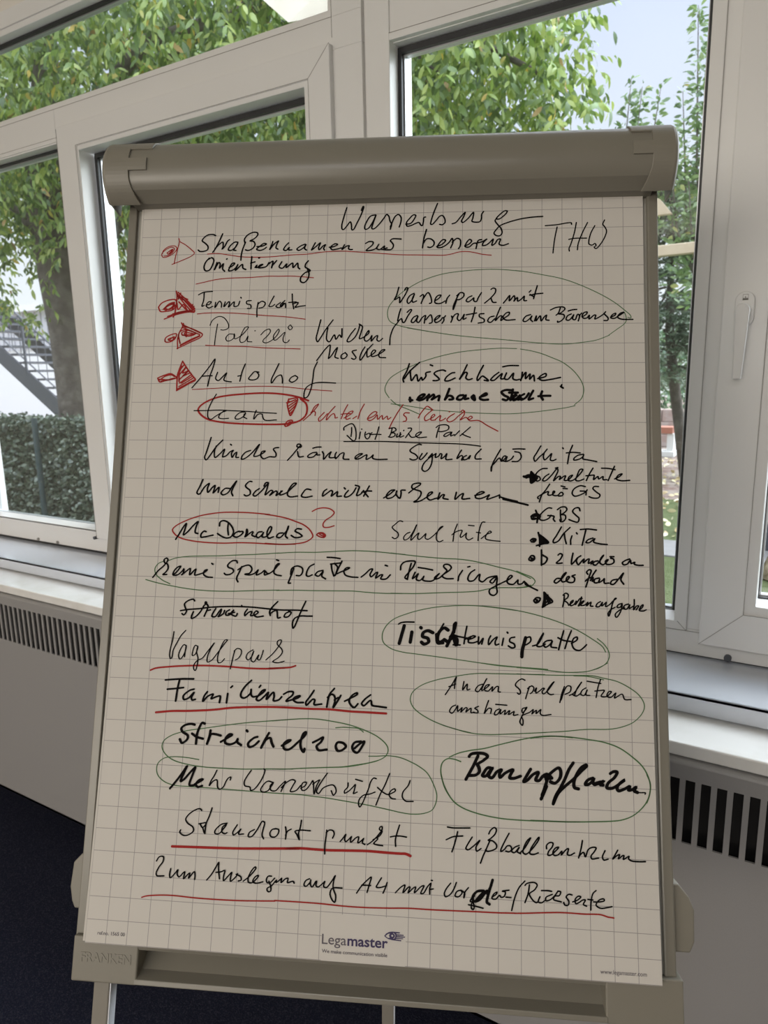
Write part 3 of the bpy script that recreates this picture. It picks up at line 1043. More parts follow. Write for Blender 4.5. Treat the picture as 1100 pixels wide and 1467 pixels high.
INK_LINES = [
    ('handwritten_line', 'black handwritten heading reading Wasserburg', 'black', '2 2749,-95 2714,30 2689,150 2697,199 2714,203 2759,152 2799,101 2814,136 2824,209 2841,209 2891,112 2941,1 2969,-101 2962,-105 2940,-50;2 3129,15 3063,30 3008,115 2989,175 2997,206 3035,197 3090,117 3134,15 3099,126 3084,198 3109,204 3174,145 3238,61 3273,13 3300,37 3318,106 3339,141 3324,214;2 3323,183 3339,141 3386,39 3427,18 3460,58 3457,126 3439,186;2 3523,150 3585,142 3633,79 3649,34 3619,28 3568,78 3533,128 3540,176 3586,172 3651,143 3692,132 3717,167 3736,176 3749,125 3756,65 3777,61;2 3927,-118 3885,-8 3854,94 3844,158 3863,162 3911,112 3959,54 3992,46 4022,89 4026,141 3994,169 3958,164;2 4118,160 4164,144 4227,69 4283,11 4260,78 4236,129 4253,146 4317,97 4388,14 4381,90 4370,132 4406,145 4470,140 4489,101 4493,42 4517,5;2 4817,8 4790,2 4726,48 4679,106 4711,112 4766,74 4806,33 4817,8;2 4679,106 4663,131 4695,183 4736,234 4752,294 4728,332 4681,331 4651,300 4680,250 4727,200 4823,160 4982,117 5141,96 5260,91'),
    ('handwritten_line', 'black capital letters THW', 'black', '1.7 5292,214 5442,204 5568,184 5615,185 5618,205;1.7 5439,235 5410,385 5395,501 5388,576;1.7 5677,182 5654,307 5606,472 5586,522 5590,555;1.7 5815,185 5755,309 5700,458 5689,541;1.7 5583,402 5646,390 5802,390;1.7 5904,229 5857,320 5830,427 5833,469 5872,483 5903,462 5918,488 5895,512 5918,529 5973,472 6028,374 6047,299 6021,240 6002,215 6024,157'),
    ('handwritten_line', 'black handwriting reading Straßennamen zur', 'black', '2.1 1007,246 972,231 895,238 837,289 829,316 874,352 911,396 905,440 854,460 802,459 779,441;2.1 1101,225 1055,338 1008,433 979,476;2.1 1007,425 1065,365 1107,339 1115,401 1103,435 1135,401 1175,323 1200,306;2.1 1313,344 1270,343 1204,403 1189,446 1224,455 1282,413 1313,353 1282,413 1261,451 1292,457;2.1 1416,346 1385,433 1367,519 1364,592;2.1 1408,355 1399,311 1437,251 1521,213 1573,224 1574,254 1525,305 1475,330 1526,340 1545,384 1514,435 1455,460 1420,451;2.1 1572,410 1648,403 1698,378 1664,369 1606,411 1569,445 1608,463 1667,447 1700,422;2.1 1782,346 1767,397 1744,454 1800,381 1858,339 1842,373 1828,433 1854,451;2.1 1994,368 1954,410 1931,461 1965,471 2005,428 1998,463 2040,464;2.1 2214,390 2156,414 2107,457 2133,474 2199,433 2226,395 2208,450 2234,471;2.1 2348,375 2317,435 2301,473 2358,427 2415,377 2393,445 2402,471 2450,421 2483,404 2460,455 2472,476;2.1 2534,440 2593,432 2642,404 2608,395 2551,440 2569,472 2627,468 2693,452;2.1 2733,410 2702,474 2759,431 2795,425 2785,462 2810,477 2838,477;2.1 3007,399 3056,374 3106,384 3098,418 3042,468 3018,493 3067,494 3141,470 3181,411 3154,470 3191,485 3255,438 3248,472 3289,465;2.1 3207,480 3289,490 3347,483 3370,432 3345,389 3328,371 3352,346 3467,349'),
    ('handwritten_line', 'black handwriting reading besseren', 'black', '2.1 3791,229 3761,347 3744,474;2.1 3754,415 3794,356 3851,358 3892,401 3885,443 3844,471 3812,464;2.1 3925,461 3998,429 4038,379 4005,370 3957,419 3934,470 3982,474 4039,447 4086,405 4121,355 4132,406 4104,482;2.1 4122,406 4183,357 4223,375 4224,459 4204,493;2.1 4281,460 4337,436 4369,395 4344,374 4304,419 4289,469 4337,475 4393,429 4433,430 4426,497;2.1 4433,438 4457,388 4497,381;2.1 4449,422 4505,406 4561,374 4521,415 4506,457 4554,453 4601,417 4641,376 4626,459 4665,435 4697,385 4732,378 4717,445 4761,462 4833,442'),
    ('handwritten_line', 'black handwriting reading Orientierung', 'black', '2.2 936,554 888,614 871,684 894,728 945,720 984,651 998,581 971,550 929,571;2.2 1043,617 1028,669 1013,718 1069,618 1087,635 1081,696 1130,636 1124,706 1152,738;2.2 1171,574 1178,568;2.2 1209,690 1259,665 1283,631 1249,635 1218,690 1206,733 1254,729 1303,692 1327,649 1297,730 1387,650 1398,702 1436,720;2.2 1510,548 1505,626 1505,713;2.2 1497,635 1556,618;2.2 1559,696 1583,662 1576,697 1626,680 1662,655 1625,663 1601,697 1644,701 1711,682 1743,631;2.2 1601,567 1615,566;2.2 1743,648 1793,614 1780,704;2.2 1787,675 1843,607;2.2 1912,625 1881,694 1923,712 1980,653 1974,704 2056,645 2066,706 2123,647 2134,707 2154,725;2.2 2265,618 2232,657 2226,700 2269,730 2294,753 2228,778 2172,845 2174,897 2217,911 2265,864 2279,796 2260,735'),
    ('ink_underline', 'red underline', 'red', '1.3 908,498 1037,492 1210,519 1382,546 1553,554 1756,553 1891,544 2051,533 2261,525 2461,502 2678,494 2877,509 3142,530 3439,558 3700,567 3862,573 4024,577 4121,562 4201,540 4298,533 4394,547 4507,575 4619,589'),
    ('ink_underline', 'red underline', 'red', '1.3 774,908 885,884 1054,849 1242,834 1497,830 1734,817 1886,820 2054,821 2189,832 2340,848'),
    ('ink_arrow', 'red hand-drawn arrow at the left margin', 'red', '1.3 291,480 305,436 372,385 459,378 487,413 447,474 363,525 302,529 282,488 323,436 408,394 452,413 429,465 371,508 319,515;1.3 351,472 427,421 420,456 370,490 360,472 410,438 436,426 378,481;1.3 506,273 517,317 489,449 469,554 461,623;1.3 517,317 598,363 688,435 729,480 693,519 557,582 430,632'),
    ('ink_arrow', 'red hand-drawn arrow at the left margin', 'red', '1.9 282,1214 322,1162 423,1120 510,1121 522,1182 483,1251 381,1276 312,1275 282,1222;1.9 345,1249 426,1172 495,1156 464,1216 380,1258 361,1241 462,1181 505,1191 431,1250 378,1232 487,1164 474,1251;1.9 512,1000 524,1061 522,1182 512,1303;1.9 524,1061 613,1114 704,1193 777,1272;1.9 539,1018 648,1115 738,1202 775,1246;1.9 777,1281 641,1296 505,1329 370,1380;1.9 411,1345 555,1295 742,1272;1.9 530,1165 552,1252 617,1184 673,1262;1.9 555,1148 655,1253;1.9 551,1079 634,1175 725,1271;1.9 512,1312 489,1355;1.9 574,1027 544,1113 568,1079 673,1115;1.9 478,1312 605,1279 759,1263;1.9 522,1026 552,1096 531,1043 614,1123 595,1097 705,1211 686,1193 750,1263;1.9 746,1185 723,1228 765,1211;1.9 496,1329 640,1284 769,1293'),
    ('ink_arrow', 'red hand-drawn arrow at the left margin', 'red', '1.8 397,1682 403,1639 469,1596 546,1583 532,1648 466,1691 406,1690 396,1664;1.8 448,1673 514,1622 532,1640 474,1674 438,1656 506,1634 516,1657;1.8 606,1434 625,1477 587,1563 567,1649 575,1783;1.8 625,1477 721,1504 826,1548 897,1592 882,1626 733,1702 566,1783;1.8 618,1494 706,1530 828,1582 863,1600 747,1659 606,1735;1.8 575,1649 587,1563 654,1529 811,1582 709,1598 624,1598 622,1563 689,1547;1.8 632,1598 710,1616 795,1591 657,1572 685,1624 671,1529;1.8 572,1597 605,1718 584,1649;1.8 632,1443 652,1486 712,1499;1.8 607,1743 864,1617;1.8 624,1460 739,1513 870,1574'),
    ('handwritten_line', 'black handwriting reading Tennisplatz', 'black', '1.8 816,1056 883,1023 1003,1012;1.8 892,1032 889,1135 871,1213 901,1201;1.8 927,1196 969,1188 993,1154 959,1154 927,1205 963,1236 1017,1215;1.8 1053,1163 1048,1232 1104,1147 1131,1173 1133,1228;1.8 1181,1157 1167,1222 1232,1154 1241,1175 1227,1230 1300,1158 1303,1219 1353,1211 1376,1151;1.8 1387,1099 1394,1108;1.8 1528,1144 1469,1152 1471,1186 1523,1204 1525,1247 1482,1250;1.8 1622,1171 1610,1265 1614,1365;1.8 1615,1197 1672,1155 1716,1181 1693,1232 1634,1249;1.8 1829,1088 1783,1182 1768,1225 1810,1225 1843,1200;1.8 1917,1175 1860,1226 1903,1244 1959,1184;1.8 1975,1150 1918,1210 1928,1235 1979,1185 1987,1245;1.8 2068,1063 2076,1169 2096,1263;1.8 2026,1177 2126,1170;1.8 2085,1195 2151,1179 2128,1221 2112,1241 2178,1230 2245,1222'),
    ('handwritten_line', 'thin black handwriting reading Polizei', 'black', '1.3 1067,1738 1076,1602 1094,1456;1.3 993,1473 1023,1404 1106,1354 1175,1372 1238,1458 1241,1509 1183,1538 1141,1534;1.3 1322,1596 1254,1595 1214,1646 1233,1685 1292,1672 1331,1621 1321,1587 1333,1655 1407,1622 1488,1537 1508,1500 1469,1503 1422,1588 1401,1673 1420,1707 1470,1691 1508,1623 1503,1691 1563,1700;1.3 1594,1552 1603,1552;1.3 1676,1607 1732,1548 1790,1532 1800,1566 1760,1625 1712,1676 1710,1701 1748,1715 1830,1677 1893,1609 1916,1550 1907,1533 1883,1558 1844,1626 1855,1677 1880,1677 1928,1635 1992,1576 1971,1661 1981,1703 2023,1712 2055,1678;1.3 2055,1479 2031,1509 2057,1543 2086,1518 2063,1479'),
    ('ink_underline', 'red underline', 'red', '1.3 813,1316 933,1305 1154,1304 1409,1318 1664,1343 2000,1369 2252,1403'),
    ('ink_underline', 'red underline', 'red', '1.3 948,1741 1177,1753 1481,1762 1767,1783 2018,1791 2201,1799'),
    ('handwritten_line', 'black handwriting reading Kirchen', 'black', '1.9 2456,1415 2423,1564 2405,1665 2425,1707 2444,1682 2522,1548 2616,1417;1.9 2551,1523 2540,1598 2543,1683 2577,1708 2639,1616 2661,1675 2705,1617 2731,1651 2735,1536;1.9 2907,1535 2844,1618 2806,1702 2831,1710 2903,1652 2949,1552 2963,1488;1.9 2955,1476 2997,1510 2982,1586 2965,1669 3025,1645 3081,1595 3080,1562 3041,1620 3026,1678 3051,1704 3099,1671 3122,1629 3116,1704 3163,1646 3195,1630 3189,1688 3214,1705 3261,1669;1.9 3455,1452 3396,1531 3358,1648 3353,1753'),
    ('handwritten_line', 'black handwriting reading Moschee', 'black', '1.9 2421,1955 2476,1875 2538,1792 2586,1750 2588,1809 2578,1893 2573,1929 2608,1893 2654,1818 2683,1784 2664,1860 2657,1910 2699,1927;1.9 2786,1852 2738,1885 2740,1927 2781,1927 2812,1886 2786,1852;1.9 2929,1820 2876,1836 2901,1878 2927,1920 2903,1941 2870,1928;1.9 3037,1779 2998,1845 2976,1920 2982,1953 3016,1912 3063,1829 3118,1763 3138,1743;1.9 3070,1804 3064,1862 3073,1912 3105,1896 3153,1863 3176,1830 3152,1821 3121,1863 3130,1904 3178,1896 3274,1839 3293,1817 3257,1822 3218,1872 3227,1913 3305,1922'),
    ('handwritten_line', 'black handwriting reading Wasserpark mit', 'black', '2 3452,995 3422,1108 3399,1158 3423,1150 3463,1125 3468,1201 3497,1159 3544,1076 3567,1009 3550,1000 3526,1033;2 3649,1077 3593,1110 3562,1177 3579,1211 3626,1161 3654,1086 3626,1161 3635,1195 3683,1179;2 3726,1120 3763,1096 3771,1121 3741,1213;2 3764,1154 3827,1071 3868,1148 3870,1206 3846,1214;2 3917,1182 3973,1141 3989,1107 3948,1115 3917,1165 3918,1207 3982,1216 4046,1184;2 4054,1214 4070,1150 4101,1109;2 4221,1086 4190,1152 4151,1252 4147,1299 4167,1244 4190,1169;2 4189,1119 4237,1078 4277,1087 4277,1128 4222,1169 4198,1169;2 4381,1122 4333,1146 4310,1187 4334,1201 4389,1163 4405,1147 4406,1189 4438,1197 4461,1148 4500,1082;2 4619,1042 4643,1025 4674,1034 4675,1076 4620,1150 4541,1220;2 4620,1158 4644,1209 4684,1212;2 4775,1223 4814,1174 4853,1124 4849,1194 4908,1128 4916,1175 4905,1200 4948,1151 4953,1200 5003,1168 5034,1135 5031,1193 5063,1194;2 5094,1085 5116,1062;2 5194,1002 5168,1096 5149,1170;2 5100,1125 5175,1109 5262,1101;2 5105,1115 5152,1145'),
    ('handwritten_line', 'black handwriting reading Wasserrutsche am Bärensee', 'black', '2 3483,1280 3461,1360 3451,1444 3494,1411 3511,1458 3528,1462 3574,1378 3621,1295 3605,1292 3565,1328;2 3695,1371 3647,1396 3620,1454 3649,1463 3688,1413 3704,1380 3689,1447 3713,1464 3760,1397 3800,1373 3793,1414 3786,1473;2 3806,1428 3864,1365 3881,1399 3882,1465 3850,1477;2 3914,1441 3969,1400 3985,1375 3953,1383 3914,1432 3930,1466 3986,1442 4021,1400 4034,1434 4011,1478;2 4030,1409 4052,1379;2 4129,1385 4138,1418 4122,1465;2 4137,1410 4177,1361 4212,1356 4201,1419 4226,1444 4265,1403 4288,1362 4276,1428 4313,1412;2 4422,1272 4408,1355 4377,1462;2 4312,1370 4400,1355 4442,1347;2 4534,1357 4479,1364 4479,1397 4535,1431 4536,1464 4464,1480;2 4661,1391 4606,1407 4583,1456 4615,1473 4670,1424;2 4739,1276 4693,1392 4678,1449 4732,1392 4756,1389 4745,1450 4788,1417 4843,1377 4850,1344 4811,1352 4772,1409 4804,1442 4922,1439;2 5113,1376 5051,1400 5020,1457 5051,1466 5113,1417 5129,1393 5114,1442 5137,1467;2 5160,1459 5184,1393 5179,1459 5231,1394 5242,1460 5285,1403 5309,1386 5301,1444 5340,1453;2 5355,1321 5425,1289 5519,1286 5534,1307 5488,1356 5456,1372 5518,1381 5526,1414 5487,1462 5444,1478 5444,1465;2 5477,1298 5452,1364 5425,1388;2 5612,1374 5565,1398 5549,1447 5580,1455 5627,1407 5642,1382 5627,1439 5658,1448 5689,1380 5712,1391 5696,1465;2 5573,1336 5627,1320 5678,1317;2 5707,1399 5738,1364;2 5743,1416 5797,1376 5805,1352 5766,1359 5743,1408 5766,1433 5804,1425 5831,1393 5827,1442 5889,1393 5908,1394 5897,1442 5935,1427 6005,1378 6028,1351;2 6012,1379 6058,1436 6050,1461 6009,1463;2 6089,1420 6142,1396 6150,1372 6112,1388 6089,1428 6134,1437 6173,1413 6234,1373 6250,1360 6204,1373 6173,1421 6211,1446 6355,1453'),
    ('ink_oval', 'thin green oval around a note', 'green', '1.1 3583,1000 3479,1075 3383,1174 3328,1258 3315,1359 3349,1443 3472,1503 3618,1538 3828,1578;1.1 3543,1028 3639,968 3751,910 3992,830 4249,793 4505,776 4744,780 4982,806;1.1 3574,1533 3751,1565 3993,1607 4232,1642 4502,1671 4738,1693 4942,1714;1.1 4848,1702 4989,1720 5239,1745 5517,1760 5749,1739 5918,1711 6071,1651;1.1 6063,1651 6163,1576 6248,1511 6274,1471 6272,1406 6257,1365;1.1 4922,797 5001,807 5253,857 5504,916 5737,1006 5999,1141 6152,1242 6258,1333 6326,1399 6333,1431 6295,1426'),
    ('handwritten_line', 'black handwriting reading Kirschbäume', 'black', '2.3 3608,2002 3578,2097 3532,2196 3541,2237;2.3 3548,2196 3618,2097 3736,1986;2.3 3621,2089 3627,2163 3640,2221 3699,2144 3725,2229 3763,2180 3777,2216 3819,2164 3818,2123 3874,2107;2.3 3872,2019 3901,2030;2.3 4064,2099 4032,2086 3945,2107 3922,2132 3970,2181 3987,2206 3955,2222 3911,2222;2.3 4178,2119 4144,2124 4073,2181 4058,2222 4098,2227 4184,2190;2.3 4332,2019 4286,2117 4240,2206 4310,2117 4333,2125 4318,2190 4350,2212 4397,2199;2.3 4534,2028 4483,2126 4457,2199 4463,2223 4522,2166 4554,2183 4598,2227 4546,2219;2.3 4726,2118 4663,2167 4625,2216 4664,2221 4726,2167 4765,2135 4750,2200 4796,2200;2.3 4772,2048 4850,2033 4964,2033;2.3 4819,2127 4796,2200 4835,2208 4905,2130 4898,2200 4937,2217 4979,2209;2.3 5014,2119 5006,2184 4994,2225;2.3 4999,2201 5056,2120 5053,2201 5107,2141 5103,2209 5149,2157 5161,2229;2.3 5200,2201 5300,2169 5300,2137 5254,2153 5216,2193 5246,2221 5362,2210 5478,2186;2.3 5493,2279 5485,2307 5515,2323 5477,2299'),
    ('handwritten_line', 'black handwriting reading Autohof', 'black', '1.8 799,2309 897,2188 1023,2019 1085,1926 1066,2036 1030,2154 1007,2286;1.8 920,2157 996,2151 1060,2148;1.8 1129,2104 1108,2188 1143,2214 1199,2163 1250,2113 1218,2206 1270,2226 1317,2231;1.8 1490,1996 1456,2088 1429,2223;1.8 1400,2156 1437,2149;1.8 1674,2103 1615,2098 1583,2131 1544,2190 1579,2207 1653,2190 1675,2140 1649,2106;1.8 1932,1993 1882,2107 1842,2207 1847,2249 1909,2166 1966,2144 1985,2191 1988,2250;1.8 2149,2150 2100,2175 2077,2217 2111,2238 2167,2208 2183,2175 2149,2150;1.8 2430,1975 2392,2067 2381,2192 2361,2325 2316,2433 2280,2442 2274,2392 2295,2317 2359,2267 2456,2243 2677,2251'),
    ('ink_underline', 'red underline', 'red', '1.2 804,2331 1039,2320 1274,2307 1541,2294 1791,2291 2031,2300 2263,2325 2460,2342 2632,2354'),
    ('ink_arrow', 'red hand-drawn arrow at the left margin', 'red', '2 331,2178 367,2161 434,2135 501,2119 563,2153 585,2173 523,2195 439,2212 363,2229 335,2186;2 362,2203 435,2152 520,2136 555,2156;2 352,2195 489,2200 556,2178;2 380,2220 473,2203 531,2183;2 653,1952 624,2034 596,2136 594,2238 597,2339;2 654,1957 719,2051 793,2145 838,2205 765,2247 666,2306 593,2348;2 626,2068 669,2009;2 619,2136 701,2034 663,2111 738,2077;2 618,2204 738,2085 666,2153 757,2111;2 629,2246 772,2140;2 654,2246 785,2162;2 623,2292 808,2179;2 608,2323 821,2204;2 644,2017 617,2119 623,2229'),
    ('handwritten_line', 'struck-through black word inside a red oval', 'black', '1.6 1128,2394 1067,2508 1028,2625 1036,2701 1071,2726 1136,2684 1217,2634 1274,2612 1241,2617 1185,2667 1179,2705 1221,2717 1308,2712;1.6 1516,2628 1450,2638 1395,2692 1396,2717 1454,2716 1518,2666 1525,2638 1503,2691 1546,2716;1.6 1665,2608 1643,2666 1637,2721 1692,2658 1742,2658 1751,2691 1778,2732 1932,2732;1.6 846,2612 1014,2610 1181,2605 1349,2612 1549,2621 1749,2636 1928,2646'),
    ('ink_oval', 'thick red oval around a struck-through word', 'red', '2.6 2334,2480 2218,2438 2085,2408 1936,2388 1737,2380 1504,2391 1288,2411 1139,2438 991,2500 911,2567 900,2609 942,2667 1038,2726 1190,2759 1391,2778 1624,2787 1855,2790 2019,2786 2150,2769 2246,2731 2309,2665 2322,2582 2303,2516 2235,2458'),
    ('exclamation_mark', 'red shaded exclamation mark', 'red', '2 2079,2458 2065,2525 2086,2616 2110,2674 2151,2599 2180,2525 2189,2450 2079,2461;2 2073,2508 2170,2466;2 2067,2558 2187,2475;2 2077,2591 2180,2508;2 2091,2624 2173,2541;2 2096,2657 2151,2599;2 2053,2508 2089,2491;2 2045,2798 2075,2748 2132,2736 2141,2756 2102,2797 2053,2814 2039,2789;2 2061,2789 2117,2756 2125,2773 2077,2797'),
    ('handwritten_line', 'red handwriting after the exclamation mark', 'red', '1.5 2279,2739 2342,2681 2413,2607 2459,2541 2467,2524 2419,2557 2389,2615 2366,2665;1.5 2373,2632 2413,2620 2430,2632 2427,2673;1.5 2544,2632 2513,2665 2474,2714 2483,2747 2523,2722 2585,2648;1.5 2680,2554 2633,2607 2586,2673 2575,2730 2635,2664 2667,2648 2684,2681 2685,2705 2717,2697;1.5 2841,2532 2795,2623 2763,2713;1.5 2761,2656 2828,2648 2877,2647;1.5 2798,2705 2846,2680 2901,2639 2908,2615 2860,2631 2822,2689 2831,2721 2879,2705;1.5 3051,2524 3005,2614 2976,2713;1.5 2911,2713 2959,2680;1.5 3104,2712 3183,2671 3214,2631 3182,2622 3119,2672 3097,2721 3129,2737 3184,2704 3218,2663 3225,2720 3280,2671 3289,2720 3344,2679 3353,2720 3392,2695;1.5 3540,2532 3486,2614 3440,2695 3402,2769 3372,2842;1.5 3622,2638 3566,2638 3551,2663 3583,2695 3584,2736 3545,2749;1.5 3734,2703 3757,2654 3803,2589 3842,2552 3914,2600;1.5 3914,2597 3852,2646 3813,2695 3822,2735 3885,2711 3939,2670 3931,2654 3900,2678 3893,2727 3948,2727;1.5 3948,2719 4010,2670 4003,2735 4042,2726 4074,2702;1.5 4116,2621 4123,2623;1.5 4183,2645 4120,2686 4090,2726 4114,2750 4168,2734 4230,2677 4300,2613 4284,2600 4261,2621;1.5 4308,2613 4301,2661 4254,2726 4324,2693 4364,2718 4403,2693 4387,2677 4348,2709 4372,2734 4481,2733 4591,2797 4718,2866'),
    ('handwritten_line', 'underlined black handwriting reading Dirt Bike Park', 'black', '1.7 2803,2860 2802,2828 2849,2795 2905,2778 2939,2819 2958,2901 2952,2982 2929,2998 2846,2930;1.7 2899,2827 2901,2884 2895,2942;1.7 3013,2884 3000,2969;1.7 3025,2848 3031,2848;1.7 3077,2884 3070,2916 3080,2957 3104,2973 3135,2932 3126,2900 3086,2916;1.7 3134,2908 3161,2892;1.7 3244,2818 3222,2908 3200,2977;1.7 3150,2916 3206,2912 3273,2915;1.7 3411,2834 3397,2899 3375,2947;1.7 3372,2837 3443,2830 3460,2858 3421,2882 3397,2891 3445,2898 3446,2931 3399,2950 3367,2944;1.7 3477,2906 3470,2947 3525,2914;1.7 3516,2890 3513,2947 3557,2930;1.7 3555,2866 3558,2859;1.7 3610,2833 3650,2833 3650,2857 3619,2898 3581,2954;1.7 3620,2906 3652,2946 3692,2946 3762,2905 3777,2881 3738,2889 3707,2921 3731,2949 3842,2945;1.7 3997,2815 3974,2888 3964,2949;1.7 3958,2824 3989,2799 4075,2788 4114,2807 4107,2847 4029,2875 3990,2872;1.7 4139,2879 4084,2896 4054,2928 4077,2936 4132,2903 4155,2879 4140,2928 4186,2911;1.7 4187,2927 4218,2895 4248,2863;1.7 4381,2814 4311,2879 4257,2927;1.7 4280,2903 4327,2927 4382,2947;1.7 2808,3007 3049,3006 3289,3004 3527,3011 3693,3017 4047,3024 4266,3031 4391,3042 4507,3057'),
    ('handwritten_line', 'bold black handwriting under Kirschbäume', 'black', '3.4 3625,2442 3630,2491;3.4 3618,2467 3655,2475;3.4 3713,2467 3784,2434 3808,2402 3776,2402 3729,2442 3729,2472 3785,2467 3840,2426 3863,2402;3.4 3863,2402 3841,2475;3.4 3864,2442 3919,2402 3927,2426 3896,2467 3990,2418 3983,2475;3.4 4115,2328 4085,2410 4062,2467;3.4 4062,2467 4109,2418 4148,2426 4164,2459 4117,2467;3.4 4290,2410 4235,2418 4212,2459 4259,2467 4305,2426 4321,2410 4306,2459 4353,2451;3.4 4415,2410 4392,2435 4432,2475 4423,2418;3.4 4494,2435 4579,2402 4571,2386 4525,2410 4494,2451 4533,2470 4596,2467;3.4 4875,2346 4805,2346 4759,2370 4790,2411 4844,2443 4821,2475 4775,2464;3.4 4898,2338 4883,2419 4868,2475 4899,2451;3.4 4852,2378 4960,2378;3.4 4945,2411 4906,2443 4907,2475 4961,2451 4976,2419 4961,2467 5007,2451;3.4 4937,2394 4906,2427 4899,2467 4945,2451 4984,2411;3.4 5038,2395 4992,2427 4999,2467 5054,2443 5092,2387;3.4 5146,2354 5115,2411 5092,2467 5146,2451;3.4 5254,2363 5239,2419 5262,2467;3.4 5208,2424 5277,2419 5354,2419'),
    ('ink_oval', 'thin green oval around a note', 'green', '1.1 3744,1983 3490,2105 3364,2195 3310,2302 3311,2360 3362,2442;1.1 3744,1983 3998,1905 4235,1854 4488,1826 4724,1808 4943,1814;1.1 4990,1820 5114,1843 5246,1880 5378,1935 5501,1992 5624,2090 5707,2195 5745,2275 5757,2355 5729,2451 5644,2531;1.1 5652,2542 5568,2563 5445,2584 5215,2616 4985,2639 4830,2647 4519,2640;1.1 4519,2640 4402,2635 4182,2621 4025,2607 3914,2600 3708,2565 3548,2540 3388,2521;1.1 3386,2467 3452,2524 3629,2601 3749,2654'),
    ('handwritten_line', 'black handwriting reading Kinder können', 'black', '2 1093,2963 1066,3066 1039,3166 1022,3224 1044,3256 1091,3198 1167,3082 1248,2996;2 1166,3074 1146,3148 1158,3223 1222,3173 1277,3115 1258,3214 1306,3197 1353,3147 1394,3130 1371,3163 1382,3221 1412,3171 1436,3155 1432,3220 1465,3220;2 1351,3051 1365,3061;2 1617,3129 1552,3154 1506,3212 1507,3244 1556,3228 1635,3161 1728,3049 1683,3145 1662,3202 1703,3202 1783,3160 1806,3136 1765,3144 1751,3193 1786,3234 1867,3209 1941,3208 1947,3167 1911,3110 1935,3094 1979,3090;2 2098,3253 2160,3182 2229,3092 2260,3051 2219,3046 2212,3076 2261,3084 2269,3067;2 2223,3141 2242,3206 2299,3202;2 2466,3147 2410,3156 2355,3197 2364,3213 2428,3205 2475,3156 2468,3180 2508,3180;2 2416,3096 2464,3082 2520,3079;2 2539,3139 2556,3171 2559,3236 2605,3179 2652,3138 2644,3154 2630,3211 2711,3211;2 2717,3146 2702,3178 2711,3227 2773,3162 2813,3153 2808,3226 2880,3234;2 2960,3225 3007,3192 3046,3163 3014,3163 2959,3201 2960,3228 3008,3225 3078,3184 3102,3175 3096,3232 3151,3207 3182,3175 3175,3215 3215,3231 3358,3230'),
    ('handwritten_line', 'black handwriting reading Symbol für Kita', 'black', '2 3780,3042 3749,3037 3679,3075 3640,3115 3656,3139 3704,3163 3737,3203 3721,3227 3674,3235 3642,3223;2 3791,3154 3760,3219 3776,3230 3830,3178 3853,3146;2 3916,3153 3870,3210 3909,3185 3916,3161 3911,3273 3873,3353 3826,3378 3795,3354 3809,3290 3870,3218 3963,3153;2 3963,3153 3956,3201 3995,3185 4018,3153 4034,3161 4027,3217 4073,3184 4096,3152 4086,3224 4160,3223;2 4275,3108 4244,3159 4222,3215 4276,3175 4292,3191 4276,3231 4307,3225;2 4338,3174 4299,3198 4300,3226 4339,3222 4385,3174 4369,3214;2 4516,3093 4447,3174 4447,3213 4517,3216;2 4755,3092 4709,3172 4664,3259 4646,3315 4641,3370 4641,3315 4679,3267 4740,3203 4764,3242 4817,3195 4817,3179 4794,3179 4771,3227 4817,3247;2 4832,3187 4817,3242 4879,3218 4909,3178;2 4901,3091 4970,3087 5047,3090;2 4924,3122 4986,3138 5001,3193 4963,3241 4894,3246;2 5238,3049 5192,3129 5154,3200 5169,3239 5223,3184 5276,3136 5314,3088;2 5276,3144 5268,3183 5283,3222 5329,3183 5367,3143 5352,3222 5382,3230 5420,3214;2 5500,3071 5506,3081;2 5618,3039 5580,3134 5556,3267;2 5542,3134 5618,3126 5708,3133;2 5746,3148 5678,3164 5632,3204 5632,3220 5692,3211 5738,3180 5753,3148 5738,3203 5798,3218 5903,3238'),
